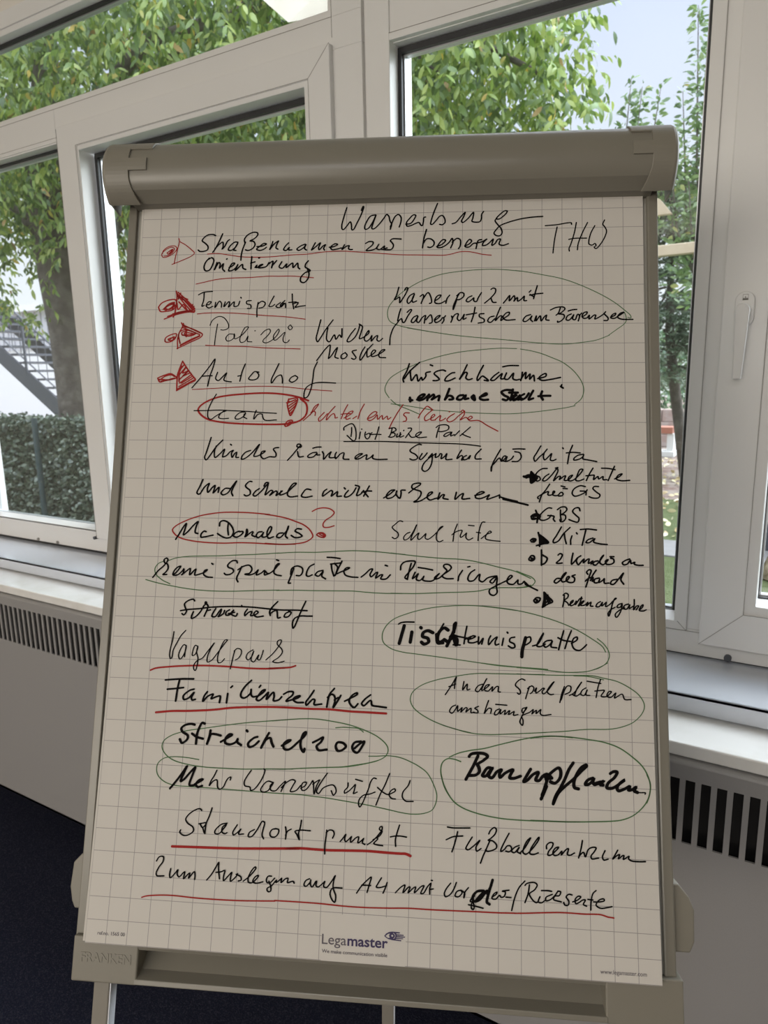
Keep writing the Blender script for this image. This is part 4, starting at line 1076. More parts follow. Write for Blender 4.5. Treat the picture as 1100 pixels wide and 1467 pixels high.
    ('handwritten_line', 'black line beginning und Schule nicht', 'black', '2.2 1018,3511 982,3601 951,3683 980,3699 1049,3601 1104,3559 1083,3625 1094,3673 1148,3608 1180,3583 1174,3624 1161,3681 1231,3607 1226,3672;2.2 1372,3621 1314,3622 1265,3679 1286,3703 1350,3678 1403,3596 1457,3523 1420,3604 1399,3670 1418,3713;2.2 1654,3529 1621,3529 1575,3578 1584,3602 1635,3642 1638,3691 1590,3713 1565,3700;2.2 1756,3617 1709,3650 1679,3699 1704,3714 1775,3657 1836,3583 1867,3543 1834,3543 1812,3584;2.2 1867,3551 1854,3616 1834,3697 1904,3639 1929,3647 1891,3704 1970,3646 1987,3662 1972,3703 2051,3645;2.2 2034,3646 2021,3694 2100,3669 2178,3596 2224,3547 2192,3547 2131,3628 2118,3693 2151,3717 2247,3707;2.2 2413,3625 2356,3618 2318,3658 2296,3707 2345,3722 2432,3705;2.2 2613,3615 2575,3647 2564,3703 2623,3663 2670,3630 2687,3646 2673,3702 2750,3645 2745,3701 2800,3700;2.2 2832,3596 2845,3609;2.2 2885,3627 2847,3676 2840,3708 2880,3707 2942,3659 2980,3594;2.2 2971,3562 3019,3578 3012,3618 2991,3690 3038,3673 3076,3625;2.2 3146,3568 3116,3625 3078,3697;2.2 3053,3649 3116,3633 3176,3632;2.2 3085,3649 3134,3704;2.2 3327,3717 3401,3669 3447,3628 3463,3617 3416,3621 3362,3685 3371,3720 3434,3708 3480,3668;2.2 3487,3628 3480,3668 3528,3718 3542,3651 3541,3619 3592,3616;2.2 3636,3650 3705,3594 3775,3545 3779,3529 3735,3527 3681,3546 3674,3586 3721,3609 3784,3632 3785,3672 3740,3736 3701,3760 3771,3751 3864,3695 3925,3646 3925,3635 3886,3647 3864,3702 3896,3734 3957,3717 3988,3709;2.2 4018,3645 4004,3685 3996,3724 4050,3668 4073,3668 4058,3708 4120,3723;2.2 4220,3635 4205,3722 4267,3666 4305,3650 4290,3713 4383,3708;2.2 4444,3671 4513,3655 4559,3631 4528,3623 4467,3655 4452,3695 4498,3710 4575,3685 4620,3661 4590,3716 4667,3692 4728,3668 4743,3660 4743,3699;2.2 4743,3683 4819,3706 4957,3738;2.7 4787,3712 4960,3751 5082,3780'),
    ('ink_arrow', 'blacked-in arrow before Schultüte für GS', 'black', '3.2 5040,3437 5085,3413 5116,3420 5063,3445;3.2 5032,3429 5108,3436;3.2 5124,3373 5116,3436 5124,3507 5177,3467 5192,3443 5146,3412 5128,3381;3.2 5139,3389 5131,3491 5154,3404 5154,3483 5169,3420 5169,3475'),
    ('handwritten_line', 'black handwriting reading Schultüte in the list at the right', 'black', '2 5314,3328 5253,3333 5192,3380 5177,3412 5222,3435 5230,3466 5199,3485 5169,3475;2 5336,3395 5283,3434 5260,3478 5290,3481 5359,3418 5420,3339 5442,3315 5412,3323;2 5435,3323 5442,3355 5412,3425 5389,3480 5449,3425 5472,3425 5457,3464 5510,3424 5533,3416 5517,3471 5555,3471 5600,3431 5615,3408 5578,3424 5562,3471 5600,3478 5676,3423 5736,3336 5706,3336 5668,3415 5653,3470 5690,3477 5750,3453;2 5857,3319 5811,3398 5777,3473;2 5773,3414 5856,3405 5871,3405 5863,3460 5915,3420 5923,3451 5975,3420 5975,3458 6019,3458;2 5959,3319 6036,3321 6118,3336;2 6111,3294 6073,3380 6034,3470;2 6109,3449 6169,3418 6199,3386 6154,3402 6131,3449 6183,3469 6287,3464'),
    ('handwritten_line', 'black handwriting reading für GS', 'black', '2 5343,3520 5298,3590 5245,3661 5219,3739;2 5207,3700 5199,3685 5267,3637 5328,3613 5320,3652 5365,3652 5403,3612 5388,3605 5381,3652 5433,3659 5479,3619 5501,3635 5493,3658 5448,3666;2 5479,3542 5524,3553;2 5501,3572 5551,3575;2 5764,3546 5705,3536 5629,3579 5609,3633 5636,3664 5704,3648 5771,3608 5786,3585;2 5704,3601 5771,3608 5771,3647;2 5921,3544 5869,3545 5854,3568 5898,3614 5935,3645 5920,3679 5853,3684 5808,3669'),
    ('handwritten_line', 'black word inside a red oval beside a question mark', 'black', '2.3 713,4278 757,4204 801,4123 839,4074 827,4139 811,4220 855,4187 932,4097 988,4048 966,4120 962,4188 996,4200;2.3 1101,4174 1076,4167 1038,4207 1040,4244 1089,4239 1194,4216;2.3 1269,4099 1274,4051 1314,4031 1372,4049 1433,4112 1453,4176 1424,4233 1368,4249 1301,4227 1250,4196;2.3 1381,4068 1377,4129 1390,4209;2.3 1525,4159 1478,4184 1455,4221 1497,4236 1568,4190 1574,4166 1526,4167;2.3 1602,4229 1632,4173 1621,4133 1616,4189 1607,4229 1657,4188 1696,4164 1704,4172 1690,4204 1732,4227;2.3 1817,4162 1769,4171 1747,4219 1773,4237 1819,4201 1837,4169 1821,4225 1869,4224 1922,4160 1935,4104 1919,4096 1882,4169 1902,4240 1966,4223;2.3 2084,4173 2028,4182 2006,4222 2046,4232 2100,4181 2138,4132 2149,4084 2131,4148 2118,4212 2143,4235;2.3 2314,4121 2258,4118 2235,4146 2292,4177 2326,4208 2287,4225 2231,4226 2190,4203'),
    ('ink_oval', 'red oval beside the question mark', 'red', '1.8 1903,3945 1740,3931 1544,3923 1316,3926 1153,3945 990,3980 829,4039 701,4109 663,4158 691,4206 761,4253 912,4290 1126,4310 1339,4314 1534,4305 1728,4306 1922,4314 2083,4315 2242,4308;1.8 1865,4307 2091,4315 2250,4304 2361,4283 2431,4246 2461,4206 2418,4127 2336,4065 2238,4027 2123,3989 1977,3960 1846,3942'),
    ('question_mark', 'red question mark', 'red', '1.7 2440,3897 2503,3864 2590,3850 2671,3866 2717,3908 2682,3957 2613,4005 2583,4053 2592,4090 2656,4092 2723,4072;1.7 2508,4189 2531,4165 2587,4164 2620,4195 2605,4219 2549,4212 2509,4192;1.7 2516,4173 2579,4172 2612,4206;1.7 2548,4185 2605,4211 2565,4220'),
    ('handwritten_line', 'thin black handwriting reading Schultüte', 'black', '1.6 3571,4006 3535,3998 3474,4046 3443,4078 3467,4109 3515,4148 3516,4194 3478,4219 3447,4203;1.6 3663,4137 3624,4153 3587,4201 3595,4232 3641,4216 3702,4129 3743,4042 3717,4113 3680,4199 3676,4235 3734,4175 3772,4143 3757,4198 3773,4224 3827,4181 3857,4149 3850,4204 3881,4219 3942,4179 4026,4092 4064,4057 4033,4068 3988,4155 3990,4225 4021,4247 4067,4228;1.6 4237,4026 4203,4120 4187,4236;1.6 4173,4159 4211,4127 4272,4103 4295,4103 4273,4173 4281,4188 4334,4149 4349,4133 4342,4187 4373,4217 4426,4193;1.6 4371,4039 4440,4044;1.6 4569,3997 4539,3998 4509,4068 4494,4146 4488,4223;1.6 4468,4123 4517,4130;1.6 4525,4199 4594,4144 4647,4120 4631,4105 4586,4152 4579,4198 4640,4217 4753,4227'),
    ('ink_arrow', 'scribbled black arrow before GBS', 'black', '2.4 5119,3919 5146,3895 5199,3887 5214,3925 5176,3949 5131,3950 5123,3919;2.4 5138,3918 5199,3918 5191,3941 5146,3938;2.4 5176,3845 5199,3910 5191,3992;2.4 5199,3887 5229,3917 5191,3964;2.4 5146,3903 5206,3907'),
    ('ink_arrow', 'small black arrow before KiTa', 'black', '2.4 5113,4211 5138,4188 5176,4195 5161,4226 5123,4226;2.4 5138,4203 5161,4210;2.4 5206,4113 5221,4186 5221,4278;2.4 5221,4140 5273,4178 5326,4233 5266,4247 5183,4271;2.4 5236,4163 5243,4247;2.4 5258,4178 5266,4239 5288,4200 5303,4231;2.4 5228,4194 5318,4223;2.4 5228,4224 5311,4228;2.4 5228,4171 5281,4193'),
    ('ink_arrow', 'open black arrow before 2 Kinder', 'black', '2.4 5243,4323 5243,4415 5242,4503;2.4 5258,4384 5310,4421 5287,4475 5250,4498;2.4 5093,4433 5123,4394 5153,4398 5160,4432 5130,4455 5097,4445;2.4 5115,4417 5145,4432 5123,4440'),
    ('ink_arrow', 'hatched black arrow at the end of the list', 'black', '2.4 5152,4922 5182,4892 5226,4898 5211,4936 5174,4952 5152,4930;2.4 5174,4914 5196,4921 5182,4936;2.4 5271,4825 5271,4912 5252,5002;2.4 5278,4829 5322,4880 5369,4934 5315,4963 5255,5002;2.4 5270,4942 5315,4858;2.4 5266,4979 5337,4895;2.4 5293,4866 5278,4956;2.4 5300,4881 5322,4948;2.4 5286,4851 5340,4932'),
    ('handwritten_line', 'black handwriting reading GBS', 'black', '2.1 5365,3815 5327,3812 5259,3863 5221,3917 5229,3956 5274,3963 5334,3935 5357,3900;2.1 5319,3905 5364,3907 5394,3915 5384,3946 5402,3973;2.1 5470,3836 5469,3906 5477,3959;2.1 5432,3832 5478,3801 5530,3800 5545,3827 5507,3874 5477,3890 5522,3897 5529,3936 5499,3974 5469,3975 5462,3952;2.1 5699,3841 5687,3807 5642,3811 5612,3850 5649,3895 5686,3933 5671,3979 5626,3972 5569,3950'),
    ('handwritten_line', 'black handwriting reading KiTa', 'black', '2.1 5479,4041 5416,4152 5382,4206 5385,4232 5438,4213 5505,4120 5581,4045;2.1 5513,4120 5520,4181 5534,4239;2.1 5602,4146 5587,4195 5586,4248;2.1 5655,4108 5663,4120;2.1 5700,4068 5789,4060 5889,4070;2.1 5766,4073 5743,4161 5720,4256;2.1 5847,4167 5787,4191 5765,4222 5802,4224 5846,4190 5869,4174 5854,4213 5920,4234 6011,4242'),
    ('handwritten_line', 'black handwriting reading 2 Kinder an', 'black', '2.2 5437,4380 5459,4362 5486,4372 5466,4425 5417,4475 5443,4479 5485,4473;2.2 5612,4354 5595,4438 5595,4486 5629,4452 5666,4406 5704,4382;2.2 5666,4406 5651,4444 5673,4489 5710,4450 5740,4420 5732,4465 5777,4426 5799,4418 5791,4471 5843,4440 5821,4478;2.2 5902,4439 5865,4447 5843,4478 5872,4489 5917,4446 5954,4392 5969,4369 5940,4400 5924,4461 5960,4483 6005,4444 6020,4421 5990,4437 5997,4474 6048,4476 6086,4450 6079,4412 6050,4405;2.2 6043,4386 6087,4385;2.2 6269,4408 6225,4424 6183,4455 6195,4478 6239,4469 6276,4423 6283,4461 6327,4445 6319,4467 6362,4481 6421,4480'),
    ('handwritten_line', 'black handwriting reading der Hand', 'black', '2.2 5479,4659 5420,4660 5390,4699 5412,4713 5464,4674 5524,4598 5532,4583 5502,4606 5472,4667 5486,4696 5538,4680 5568,4634 5546,4635 5531,4680 5568,4702 5619,4693 5627,4648 5598,4626 5635,4610;2.2 5782,4599 5768,4577 5798,4546 5820,4553 5797,4629 5758,4750;2.2 5879,4549 5841,4606 5811,4674;2.2 5752,4683 5782,4652 5841,4636 5833,4681;2.2 5914,4641 5862,4657 5855,4695 5899,4694 5921,4649 5906,4694 5958,4663 5972,4647 5972,4700 6023,4698;2.2 6119,4651 6060,4668 6042,4705 6074,4712 6133,4651 6193,4575 6170,4628 6162,4658 6193,4706'),
    ('handwritten_line', 'small black handwriting at the end of the arrow list', 'black', '1.9 5507,4853 5499,4935 5487,4988;1.9 5492,4854 5522,4830 5552,4845 5544,4882 5507,4913 5543,4942 5558,4971;1.9 5565,4963 5602,4933 5610,4910 5580,4933 5580,4975 5624,4954 5646,4917 5634,4962 5661,4924 5691,4886 5713,4888;1.9 5706,4870 5690,4930 5668,4976 5719,4937 5734,4914 5705,4930 5697,4967 5748,4959 5778,4928 5763,4973 5800,4935 5815,4927 5807,4972 5836,4974;1.9 5924,4917 5888,4940 5872,4977 5909,4976 5946,4924 5938,4968 5975,4938 5990,4922 5982,4974 6026,4951 6070,4905 6107,4875 6093,4875 6062,4935 6039,5025 6016,5084 6009,5055 6039,5010 6091,4979;1.9 6171,4932 6128,4948 6112,4978 6149,4977 6171,4940 6163,4992 6140,5051 6103,5096 6089,5067 6126,5022 6199,4983;1.9 6244,4938 6200,4954 6185,4991 6221,4997 6258,4945 6250,4989 6301,4958;1.9 6310,4884 6309,4943 6300,5003 6337,4957 6359,4957 6329,5002;1.9 6365,4993 6395,4948 6410,4941 6402,4970 6365,5008 6408,5014 6444,4999'),
    ('handwritten_line', 'black handwriting about Spielplätze in a long green oval', 'black', '2.2 452,4762 519,4673 588,4608 632,4535 615,4517 583,4536 594,4576 628,4591 641,4647 611,4695 580,4723 630,4721;2.2 712,4724 751,4692 793,4635 803,4614 763,4628 717,4685 712,4724 769,4723 839,4658 846,4642 841,4698 819,4725 881,4673 927,4640 925,4719 978,4663 1001,4646 990,4718 1046,4709 1126,4675 1148,4651 1116,4660 1103,4707 1146,4738 1219,4744;2.2 1200,4571 1214,4580;2.2 1524,4556 1514,4532 1458,4534 1404,4590 1414,4614 1472,4636 1482,4667 1443,4699 1387,4706 1367,4690;2.2 1583,4602 1555,4673 1527,4752 1546,4791;2.2 1537,4642 1607,4597 1679,4584 1713,4623 1692,4678 1629,4695 1693,4702 1756,4677 1794,4637 1774,4700 1836,4675 1875,4643 1878,4697 1933,4680;2.2 1883,4650 1917,4681 1972,4656 2039,4576 2058,4555 2031,4561 2001,4616 1996,4671 2029,4694 2086,4703;2.2 2020,4509 2046,4518;2.2 2240,4611 2220,4674 2192,4752 2181,4792 2209,4791;2.2 2204,4682 2217,4611 2279,4579 2343,4601 2353,4647 2324,4695 2276,4696;2.2 2492,4551 2438,4583 2406,4646 2403,4693 2427,4703 2474,4683;2.2 2606,4626 2543,4643 2513,4683 2553,4697 2606,4642 2593,4696 2641,4729;2.2 2705,4554 2716,4616 2742,4690;2.2 2697,4546 2768,4537 2830,4528;2.2 2837,4507 2801,4583 2758,4685;2.2 2744,4537 2785,4583 2772,4661 2834,4636 2911,4604 2934,4588 2895,4588 2865,4628 2883,4674 2946,4696 3040,4701;2.2 2651,4464 2733,4466 2813,4477;2.2 3079,4697 3132,4653 3193,4597 3216,4597 3187,4667 3203,4690 3256,4642 3279,4634 3258,4704 3319,4664 3342,4663 3320,4710 3383,4712 3435,4661;2.2 3370,4547 3397,4554;2.2 3558,4597 3564,4543 3602,4503 3686,4486 3733,4493 3718,4547 3666,4617 3614,4691 3645,4710;2.2 3687,4517 3666,4594 3645,4702;2.2 3736,4624 3706,4701 3752,4662 3774,4638 3753,4708 3791,4722 3829,4690 3844,4667 3830,4713 3891,4727 3952,4718 4027,4632;2.2 3773,4564 3858,4575 3947,4591;2.2 4027,4632 3975,4679 3975,4698 4028,4686 4073,4646 4156,4583 4171,4552 4140,4522 4087,4524 4079,4547 4118,4592 4111,4607 4066,4662 4105,4689 4196,4689;2.2 4306,4588 4264,4657 4254,4711;2.2 4369,4545 4395,4538;2.2 4453,4577 4400,4616 4371,4685 4386,4712 4439,4706 4499,4637 4514,4629 4507,4697 4545,4719 4605,4672 4650,4656 4718,4647 4665,4678 4635,4717 4666,4731 4718,4662 4711,4768 4719,4843 4682,4877 4636,4861 4629,4815 4696,4768 4786,4721 4861,4681 4898,4643 4876,4635 4838,4689 4846,4727 4906,4741 4951,4702 4966,4686 4966,4732 5011,4731 5040,4700 5055,4737 5115,4766;2.2 5058,4719 5078,4739 5115,4766 5194,4804'),
    ('ink_oval', 'thin green oval around a note', 'green', '1.3 679,4836 577,4791 490,4721 471,4650 512,4586 592,4552;1.3 633,4548 738,4512 884,4490 1080,4481 1308,4473 1502,4460 1744,4447 2048,4423;1.3 363,4791 498,4824 714,4863 945,4895 1206,4911 1496,4908 1752,4894 2071,4880;1.3 2016,4427 2255,4410 2509,4405 2746,4389 2982,4376 3233,4382 3483,4401 3607,4410;1.3 2039,4885 2245,4877 2514,4875 2780,4871 2999,4869 3155,4879 3341,4886 3588,4883;1.3 3436,4395 3592,4411 3824,4432 4055,4447 4315,4457 4513,4488 4740,4540 4921,4581 5026,4624 5115,4665;1.3 3449,4883 3756,4879 4062,4860 4304,4848 4501,4829 4621,4801 4756,4784 4966,4777 5055,4764 5115,4743;1.3 4951,4581 5040,4616 5130,4652 5167,4697 5137,4743 5070,4767 4951,4782'),
    ('handwritten_line', 'struck-through black word below the long green oval', 'black', '2.2 1012,5039 994,5020 923,5042 885,5082 896,5121 916,5167 887,5214 861,5200;2.2 1005,5172 985,5227 987,5254 1034,5234 1094,5170 1137,5091 1167,5059 1150,5047 1148,5067;2.2 1168,5074 1186,5097 1174,5152 1146,5223;2.2 1190,5151 1221,5143;2.2 1285,5126 1263,5165 1243,5220 1283,5226 1335,5155 1357,5131 1345,5186 1323,5225 1385,5185 1399,5146;2.2 1462,5136 1424,5161 1418,5199 1466,5198 1518,5135 1481,5182 1547,5211 1561,5180;2.2 1449,5183 1528,5165;2.2 1611,5081 1617,5093;2.2 1685,5122 1656,5169 1658,5203 1704,5160 1743,5152 1730,5198 1785,5189 1823,5157 1798,5142 1769,5182 1802,5212 1889,5201;2.2 2054,5027 2009,5075 1972,5130 1967,5168 2020,5136 2052,5128 2062,5166 2072,5219 2103,5211;2.2 2210,5139 2164,5163 2150,5202 2198,5200 2234,5146 2202,5136;2.2 2409,5007 2366,5104 2324,5212 2282,5320 2267,5336 2256,5275 2277,5221 2339,5189 2433,5186 2496,5184;2.2 839,5164 930,5148 1075,5133 1203,5114 1380,5100 1572,5094 1764,5098 1956,5112 2115,5121 2272,5118 2430,5120;2.2 2062,5019 1987,5099 1965,5145 1976,5191'),
    ('handwritten_line', 'thin black handwriting reading Vogelpark', 'black', '1.5 775,5422 764,5528 747,5621 741,5713 757,5751 772,5735 782,5650 823,5557 872,5463 925,5402;1.5 938,5584 913,5577 863,5663 857,5724 878,5751 915,5707 941,5630 943,5584 935,5661 932,5722;1.5 1083,5587 1058,5580 1031,5650 1030,5703 1058,5695 1086,5633 1091,5587 1080,5656 1101,5731 1099,5808 1080,5881 1063,5870 1055,5824 1095,5762 1157,5730 1216,5651 1296,5542 1253,5620 1220,5712 1224,5773 1271,5756 1344,5662 1432,5537 1458,5503 1429,5504 1373,5616 1348,5716 1360,5776 1399,5770 1436,5728;1.5 1557,5625 1538,5717 1515,5846;1.5 1549,5633 1587,5601 1635,5615 1638,5668 1602,5722 1572,5738;1.5 1785,5610 1724,5650 1704,5704 1729,5733 1774,5686 1794,5625 1774,5679 1769,5739 1802,5753 1852,5676 1860,5668 1847,5721 1871,5728 1899,5667 1912,5613;1.5 1950,5726 2039,5639 2127,5508 2125,5482 2086,5494 2081,5532 2139,5591 2148,5628 2105,5690 2037,5742 2092,5755 2139,5745 2177,5733'),
    ('ink_underline', 'red underline', 'red', '2.4 514,5897 573,5872 748,5847 1004,5826 1227,5818 1498,5821 1735,5831 1987,5828 2189,5811;2.4 1994,5825 2142,5814 2267,5800 2320,5781'),
    ('handwritten_line', 'black handwriting ending Tischtennisplatte', 'black', '2.2 3551,5249 3573,5234 3627,5223 3736,5220;2.2 4090,5229 4039,5328 4026,5448;2.2 4161,5384 4190,5353 4266,5373 4386,5392;2.2 4207,5472 4290,5472;2.2 4366,5251 4348,5348 4334,5456;2.2 4341,5408 4416,5368;2.2 4379,5407 4431,5390 4468,5367 4438,5360 4394,5399 4386,5436 4439,5442 4491,5425;2.2 4505,5373 4506,5455 4558,5386 4543,5453;2.2 4647,5354 4625,5399 4625,5458 4677,5397 4722,5366 4700,5426 4707,5458 4744,5447;2.2 4796,5379 4781,5460;2.2 4840,5306 4848,5315;2.2 4929,5360 4877,5376 4870,5413 4922,5441 4929,5478 4892,5486 4855,5465;2.2 5048,5371 5107,5354 5114,5398 5062,5444 5033,5445;2.2 5261,5305 5217,5380 5187,5455 5224,5461 5283,5430;2.2 5136,5456 5195,5433 5261,5313;2.2 5356,5383 5298,5393 5261,5430 5283,5466 5341,5428 5364,5390 5349,5457 5414,5469;2.2 5496,5269 5466,5373 5436,5488;2.2 5584,5266 5547,5355 5509,5474;2.2 5430,5352 5488,5379 5576,5391;2.2 5583,5413 5649,5367 5649,5338 5612,5353 5590,5420 5618,5477 5676,5490 5720,5460 5757,5422;4.3 3620,5265 3592,5371 3564,5477;4.3 3713,5338 3704,5398 3696,5458;4.3 3818,5282 3823,5286;4.3 3964,5338 3903,5317 3850,5341 3843,5386 3904,5407 3913,5451 3860,5475 3830,5454;4.3 4144,5302 4099,5278 4039,5328 4018,5418 4041,5447 4101,5415;4.3 4009,5359 4026,5455 4086,5453;4.3 4234,5217 4212,5308 4161,5428 4132,5489;4.3 4219,5233 4212,5323;4.3 4169,5413 4221,5382 4251,5411 4249,5470;4.3 4206,5367 4237,5471;4.3 4101,5415 4146,5444;4.3 5055,5363 5033,5445 5015,5519 5011,5585'),
    ('ink_oval', 'thin green oval around a note', 'green', '1.2 4944,5048 4742,5026 4502,5007 4352,5005 4170,5015 3989,5036 3822,5071 3655,5121 3488,5194 3399,5279 3358,5379 3373,5468 3467,5540 3605,5577 3757,5593 3984,5615 4239,5641 4493,5669 4745,5697 4952,5708;1.2 4540,5006 4750,5023 4988,5054 5240,5109 5490,5188 5650,5257 5809,5347 5938,5438 5973,5499;1.2 5881,5348 5953,5408 6002,5479 6015,5544 5985,5618 5905,5678 5832,5707;1.2 4545,5674 4753,5693 4988,5706 5237,5716 5310,5721;1.2 4952,5711 5245,5726 5492,5746 5637,5741 5767,5726 5898,5678 5992,5625'),
    ('handwritten_line', 'black handwriting reading Familienzentren', 'black', '2.6 713,6007 808,5997 936,5986 1066,5982;2.6 746,6116 849,6104 947,6089;2.6 889,6005 873,6103 860,6251;2.6 1080,6103 1026,6120 951,6191 962,6228 1017,6211 1083,6141 1056,6202 1066,6231 1105,6222;2.6 1249,6127 1213,6181 1201,6241 1260,6179 1322,6154 1302,6207 1363,6182 1410,6173 1407,6248;2.6 1503,6140 1494,6247;2.6 1537,6067 1556,6048;2.6 1788,5972 1717,6042 1667,6126 1670,6171 1710,6184 1784,6122 1789,6077 1793,6144 1818,6165 1865,6156;2.6 1887,6051 1904,6028;2.6 1865,6163 1940,6108 1962,6078 1931,6086 1887,6140 1859,6193 1891,6207 1958,6152 2002,6106 1983,6188 2064,6104 2075,6148 2070,6200 2131,6190 2168,6152;2.6 2190,6121 2250,6089 2305,6091 2299,6124 2239,6178 2225,6201 2286,6184 2377,6151 2392,6133 2338,6145 2309,6176 2349,6208 2434,6208;2.6 2558,6063 2515,6131 2465,6207 2474,6236 2548,6166 2571,6173 2566,6225 2657,6217;2.6 2803,6031 2745,6107 2720,6248;2.6 2723,6138 2775,6099 2807,6120 2816,6171 2797,6252 2854,6162 2883,6109;2.6 2808,6164 2853,6133;2.6 2931,6174 3006,6134 3080,6087 3080,6072 3027,6096 2984,6164 3009,6215 3048,6242 3092,6197;2.6 3240,6088 3173,6142 3137,6195 3161,6216 3235,6155 3250,6161 3259,6205 3343,6219 3430,6227'),
    ('ink_underline', 'red underline', 'red', '2.9 624,6395 822,6371 1012,6362 1233,6346 1389,6329 1545,6306 1732,6290 2012,6276 2213,6272;2.9 2198,6272 2507,6278 2752,6275 2996,6288 3209,6291 3432,6295'),
    ('handwritten_line', 'black handwriting reading An den Spielplätzen', 'black', '1.7 4123,6052 4170,5980 4220,5898 4250,5843 4235,5905 4229,5978;1.7 4162,5959 4206,5942 4243,5926;1.7 4339,5894 4326,5989 4377,5921 4378,5987 4410,5978;1.7 4555,5915 4503,5939 4474,5991 4504,6004 4547,5951 4606,5848 4562,5936 4548,5988 4599,5957 4636,5919 4599,5928 4577,5979 4621,5992 4673,5940 4666,5991 4717,5938 4739,5937 4739,5995 4764,5998;1.7 5047,5853 5010,5840 4952,5879 4937,5915 4981,5957 4996,5993 4981,6015 4959,6001;1.7 5098,5924 5076,5989 5054,6062;1.7 5076,5946 5127,5915 5149,5936 5134,5980 5109,6003;1.7 5156,5975 5178,5935 5173,5993 5222,5962 5251,5937 5270,5939 5243,5976 5258,6000 5302,5967 5367,5878 5382,5856 5346,5893 5301,5974 5337,6005 5374,6000;1.7 5498,5909 5468,5989 5445,6090;1.7 5460,6061 5497,5952 5534,5900 5570,5906 5562,5964 5504,5995;1.7 5693,5851 5642,5925 5605,6005 5591,5991;1.7 5554,6007 5605,5977 5693,5854;1.7 5605,6005 5634,6011 5677,5981;1.7 5743,5914 5699,5944 5684,5988 5720,6001 5757,5935 5742,5993 5785,5998;1.7 5758,5838 5837,5849 5912,5858;1.7 5910,5812 5879,5902 5856,6017;1.7 5843,5946 5907,5937 5950,5935 5913,6001 5963,6006 6007,5976 6029,5946 6000,5947 5978,5998 6020,6011 6078,5959 6063,6016 6149,5970 6177,6026 6248,6026'),
    ('handwritten_line', 'black handwriting reading aushängen', 'black', '1.7 4246,6166 4202,6189 4176,6241 4203,6261 4247,6209 4269,6172 4270,6237 4321,6192 4307,6243 4365,6190 4380,6197 4366,6240 4424,6195 4425,6245 4461,6237;1.7 4512,6170 4468,6193 4498,6213 4506,6242 4461,6244;1.7 4627,6100 4601,6173 4579,6246;1.7 4586,6239 4630,6187 4659,6193 4652,6243;1.7 4755,6189 4711,6212 4696,6256 4726,6255 4769,6195 4762,6246 4820,6201 4813,6251 4864,6206 4872,6206 4857,6249 4908,6219 4923,6211 4915,6254 4966,6245;1.7 4710,6140 4776,6142 4839,6145;1.7 5061,6162 5017,6178 5017,6221 5061,6177 5068,6155 5010,6264 4988,6329 5017,6364 5024,6307 5010,6264 5104,6211 5141,6181 5126,6231;1.7 5126,6231 5177,6189 5173,6226 5228,6177 5220,6220 5242,6241 5343,6229'),
    ('ink_oval', 'thin green oval around a note', 'green', '1.2 4777,6475 4646,6483 4486,6481 4353,6463 4235,6435 4102,6402;1.2 4995,6457 4865,6468 4777,6475;1.2 5284,6432 5125,6446 4995,6457;1.2 4427,6473 4235,6436 3997,6363 3817,6270 3741,6200 3712,6121 3737,6040 3840,5956 4004,5891 4242,5836 4479,5797 4716,5790 4981,5786 5274,5780;1.2 4538,5675 4745,5692 4981,5707 5259,5722;1.2 4952,5784 5244,5785 5492,5782 5723,5774 5824,5775 5953,5799 6095,5829 6222,5889 6334,5970 6388,6053 6394,6109 6364,6181 6270,6276 6155,6330 6013,6364 5729,6380 5500,6410 5241,6435;1.2 5607,5782 5766,5784 5945,5816'),
    ('handwritten_line', 'bold black handwriting reading Streichelzoo', 'black', '3.2 1119,6519 1079,6511 994,6532 957,6571 976,6607 1042,6648 1038,6693 978,6736 948,6696;3.2 1244,6502 1212,6493 1184,6539 1158,6621 1151,6739;3.2 1095,6624 1153,6658 1233,6677;3.2 1320,6577 1310,6651 1287,6733;3.2 1298,6703 1331,6621 1386,6619 1449,6631;3.2 1454,6704 1544,6649 1589,6617 1557,6611 1514,6657 1509,6709 1565,6728 1641,6696 1662,6658 1656,6695 1705,6729;3.2 1764,6559 1773,6568;3.2 1900,6626 1855,6642 1789,6711 1807,6746 1860,6730 1919,6676;3.2 2037,6576 1981,6681 1951,6750;3.2 1960,6725 2010,6650 2055,6634 2074,6684 2099,6729;3.2 2198,6715 2280,6668 2302,6648 2264,6654 2221,6699 2231,6749 2285,6754 2388,6670 2475,6579 2481,6547 2459,6558 2425,6654 2429,6726 2466,6775 2475,6738;3.2 2571,6662 2630,6631 2690,6599 2669,6650 2618,6703 2643,6745 2741,6734;3.2 2919,6647 2866,6649 2846,6693 2870,6742 2923,6733 2966,6688 2935,6653 2912,6647;3.2 3145,6625 3070,6640 3042,6692 3066,6741 3104,6753 3155,6687 3182,6624 3131,6652 3072,6705'),
    ('ink_oval', 'thin green oval around a note', 'green', '1.3 2321,6406 1998,6442 1751,6471 1504,6509 1240,6556 1007,6598 822,6665 748,6727 734,6794 775,6866 876,6934 1036,6975 1257,6999 1506,7004 1754,7002 1999,6988 2198,6980 2350,6973;1.3 2067,6436 2252,6414 2435,6396 2589,6392 2742,6405 2987,6441 3170,6492 3338,6564 3446,6652 3466,6716 3435,6781 3347,6832 3243,6864 3005,6915 2765,6936 2494,6956 2251,6979 2099,6985;1.3 2837,6483 2928,6473 3019,6475 3110,6480 3168,6518'),
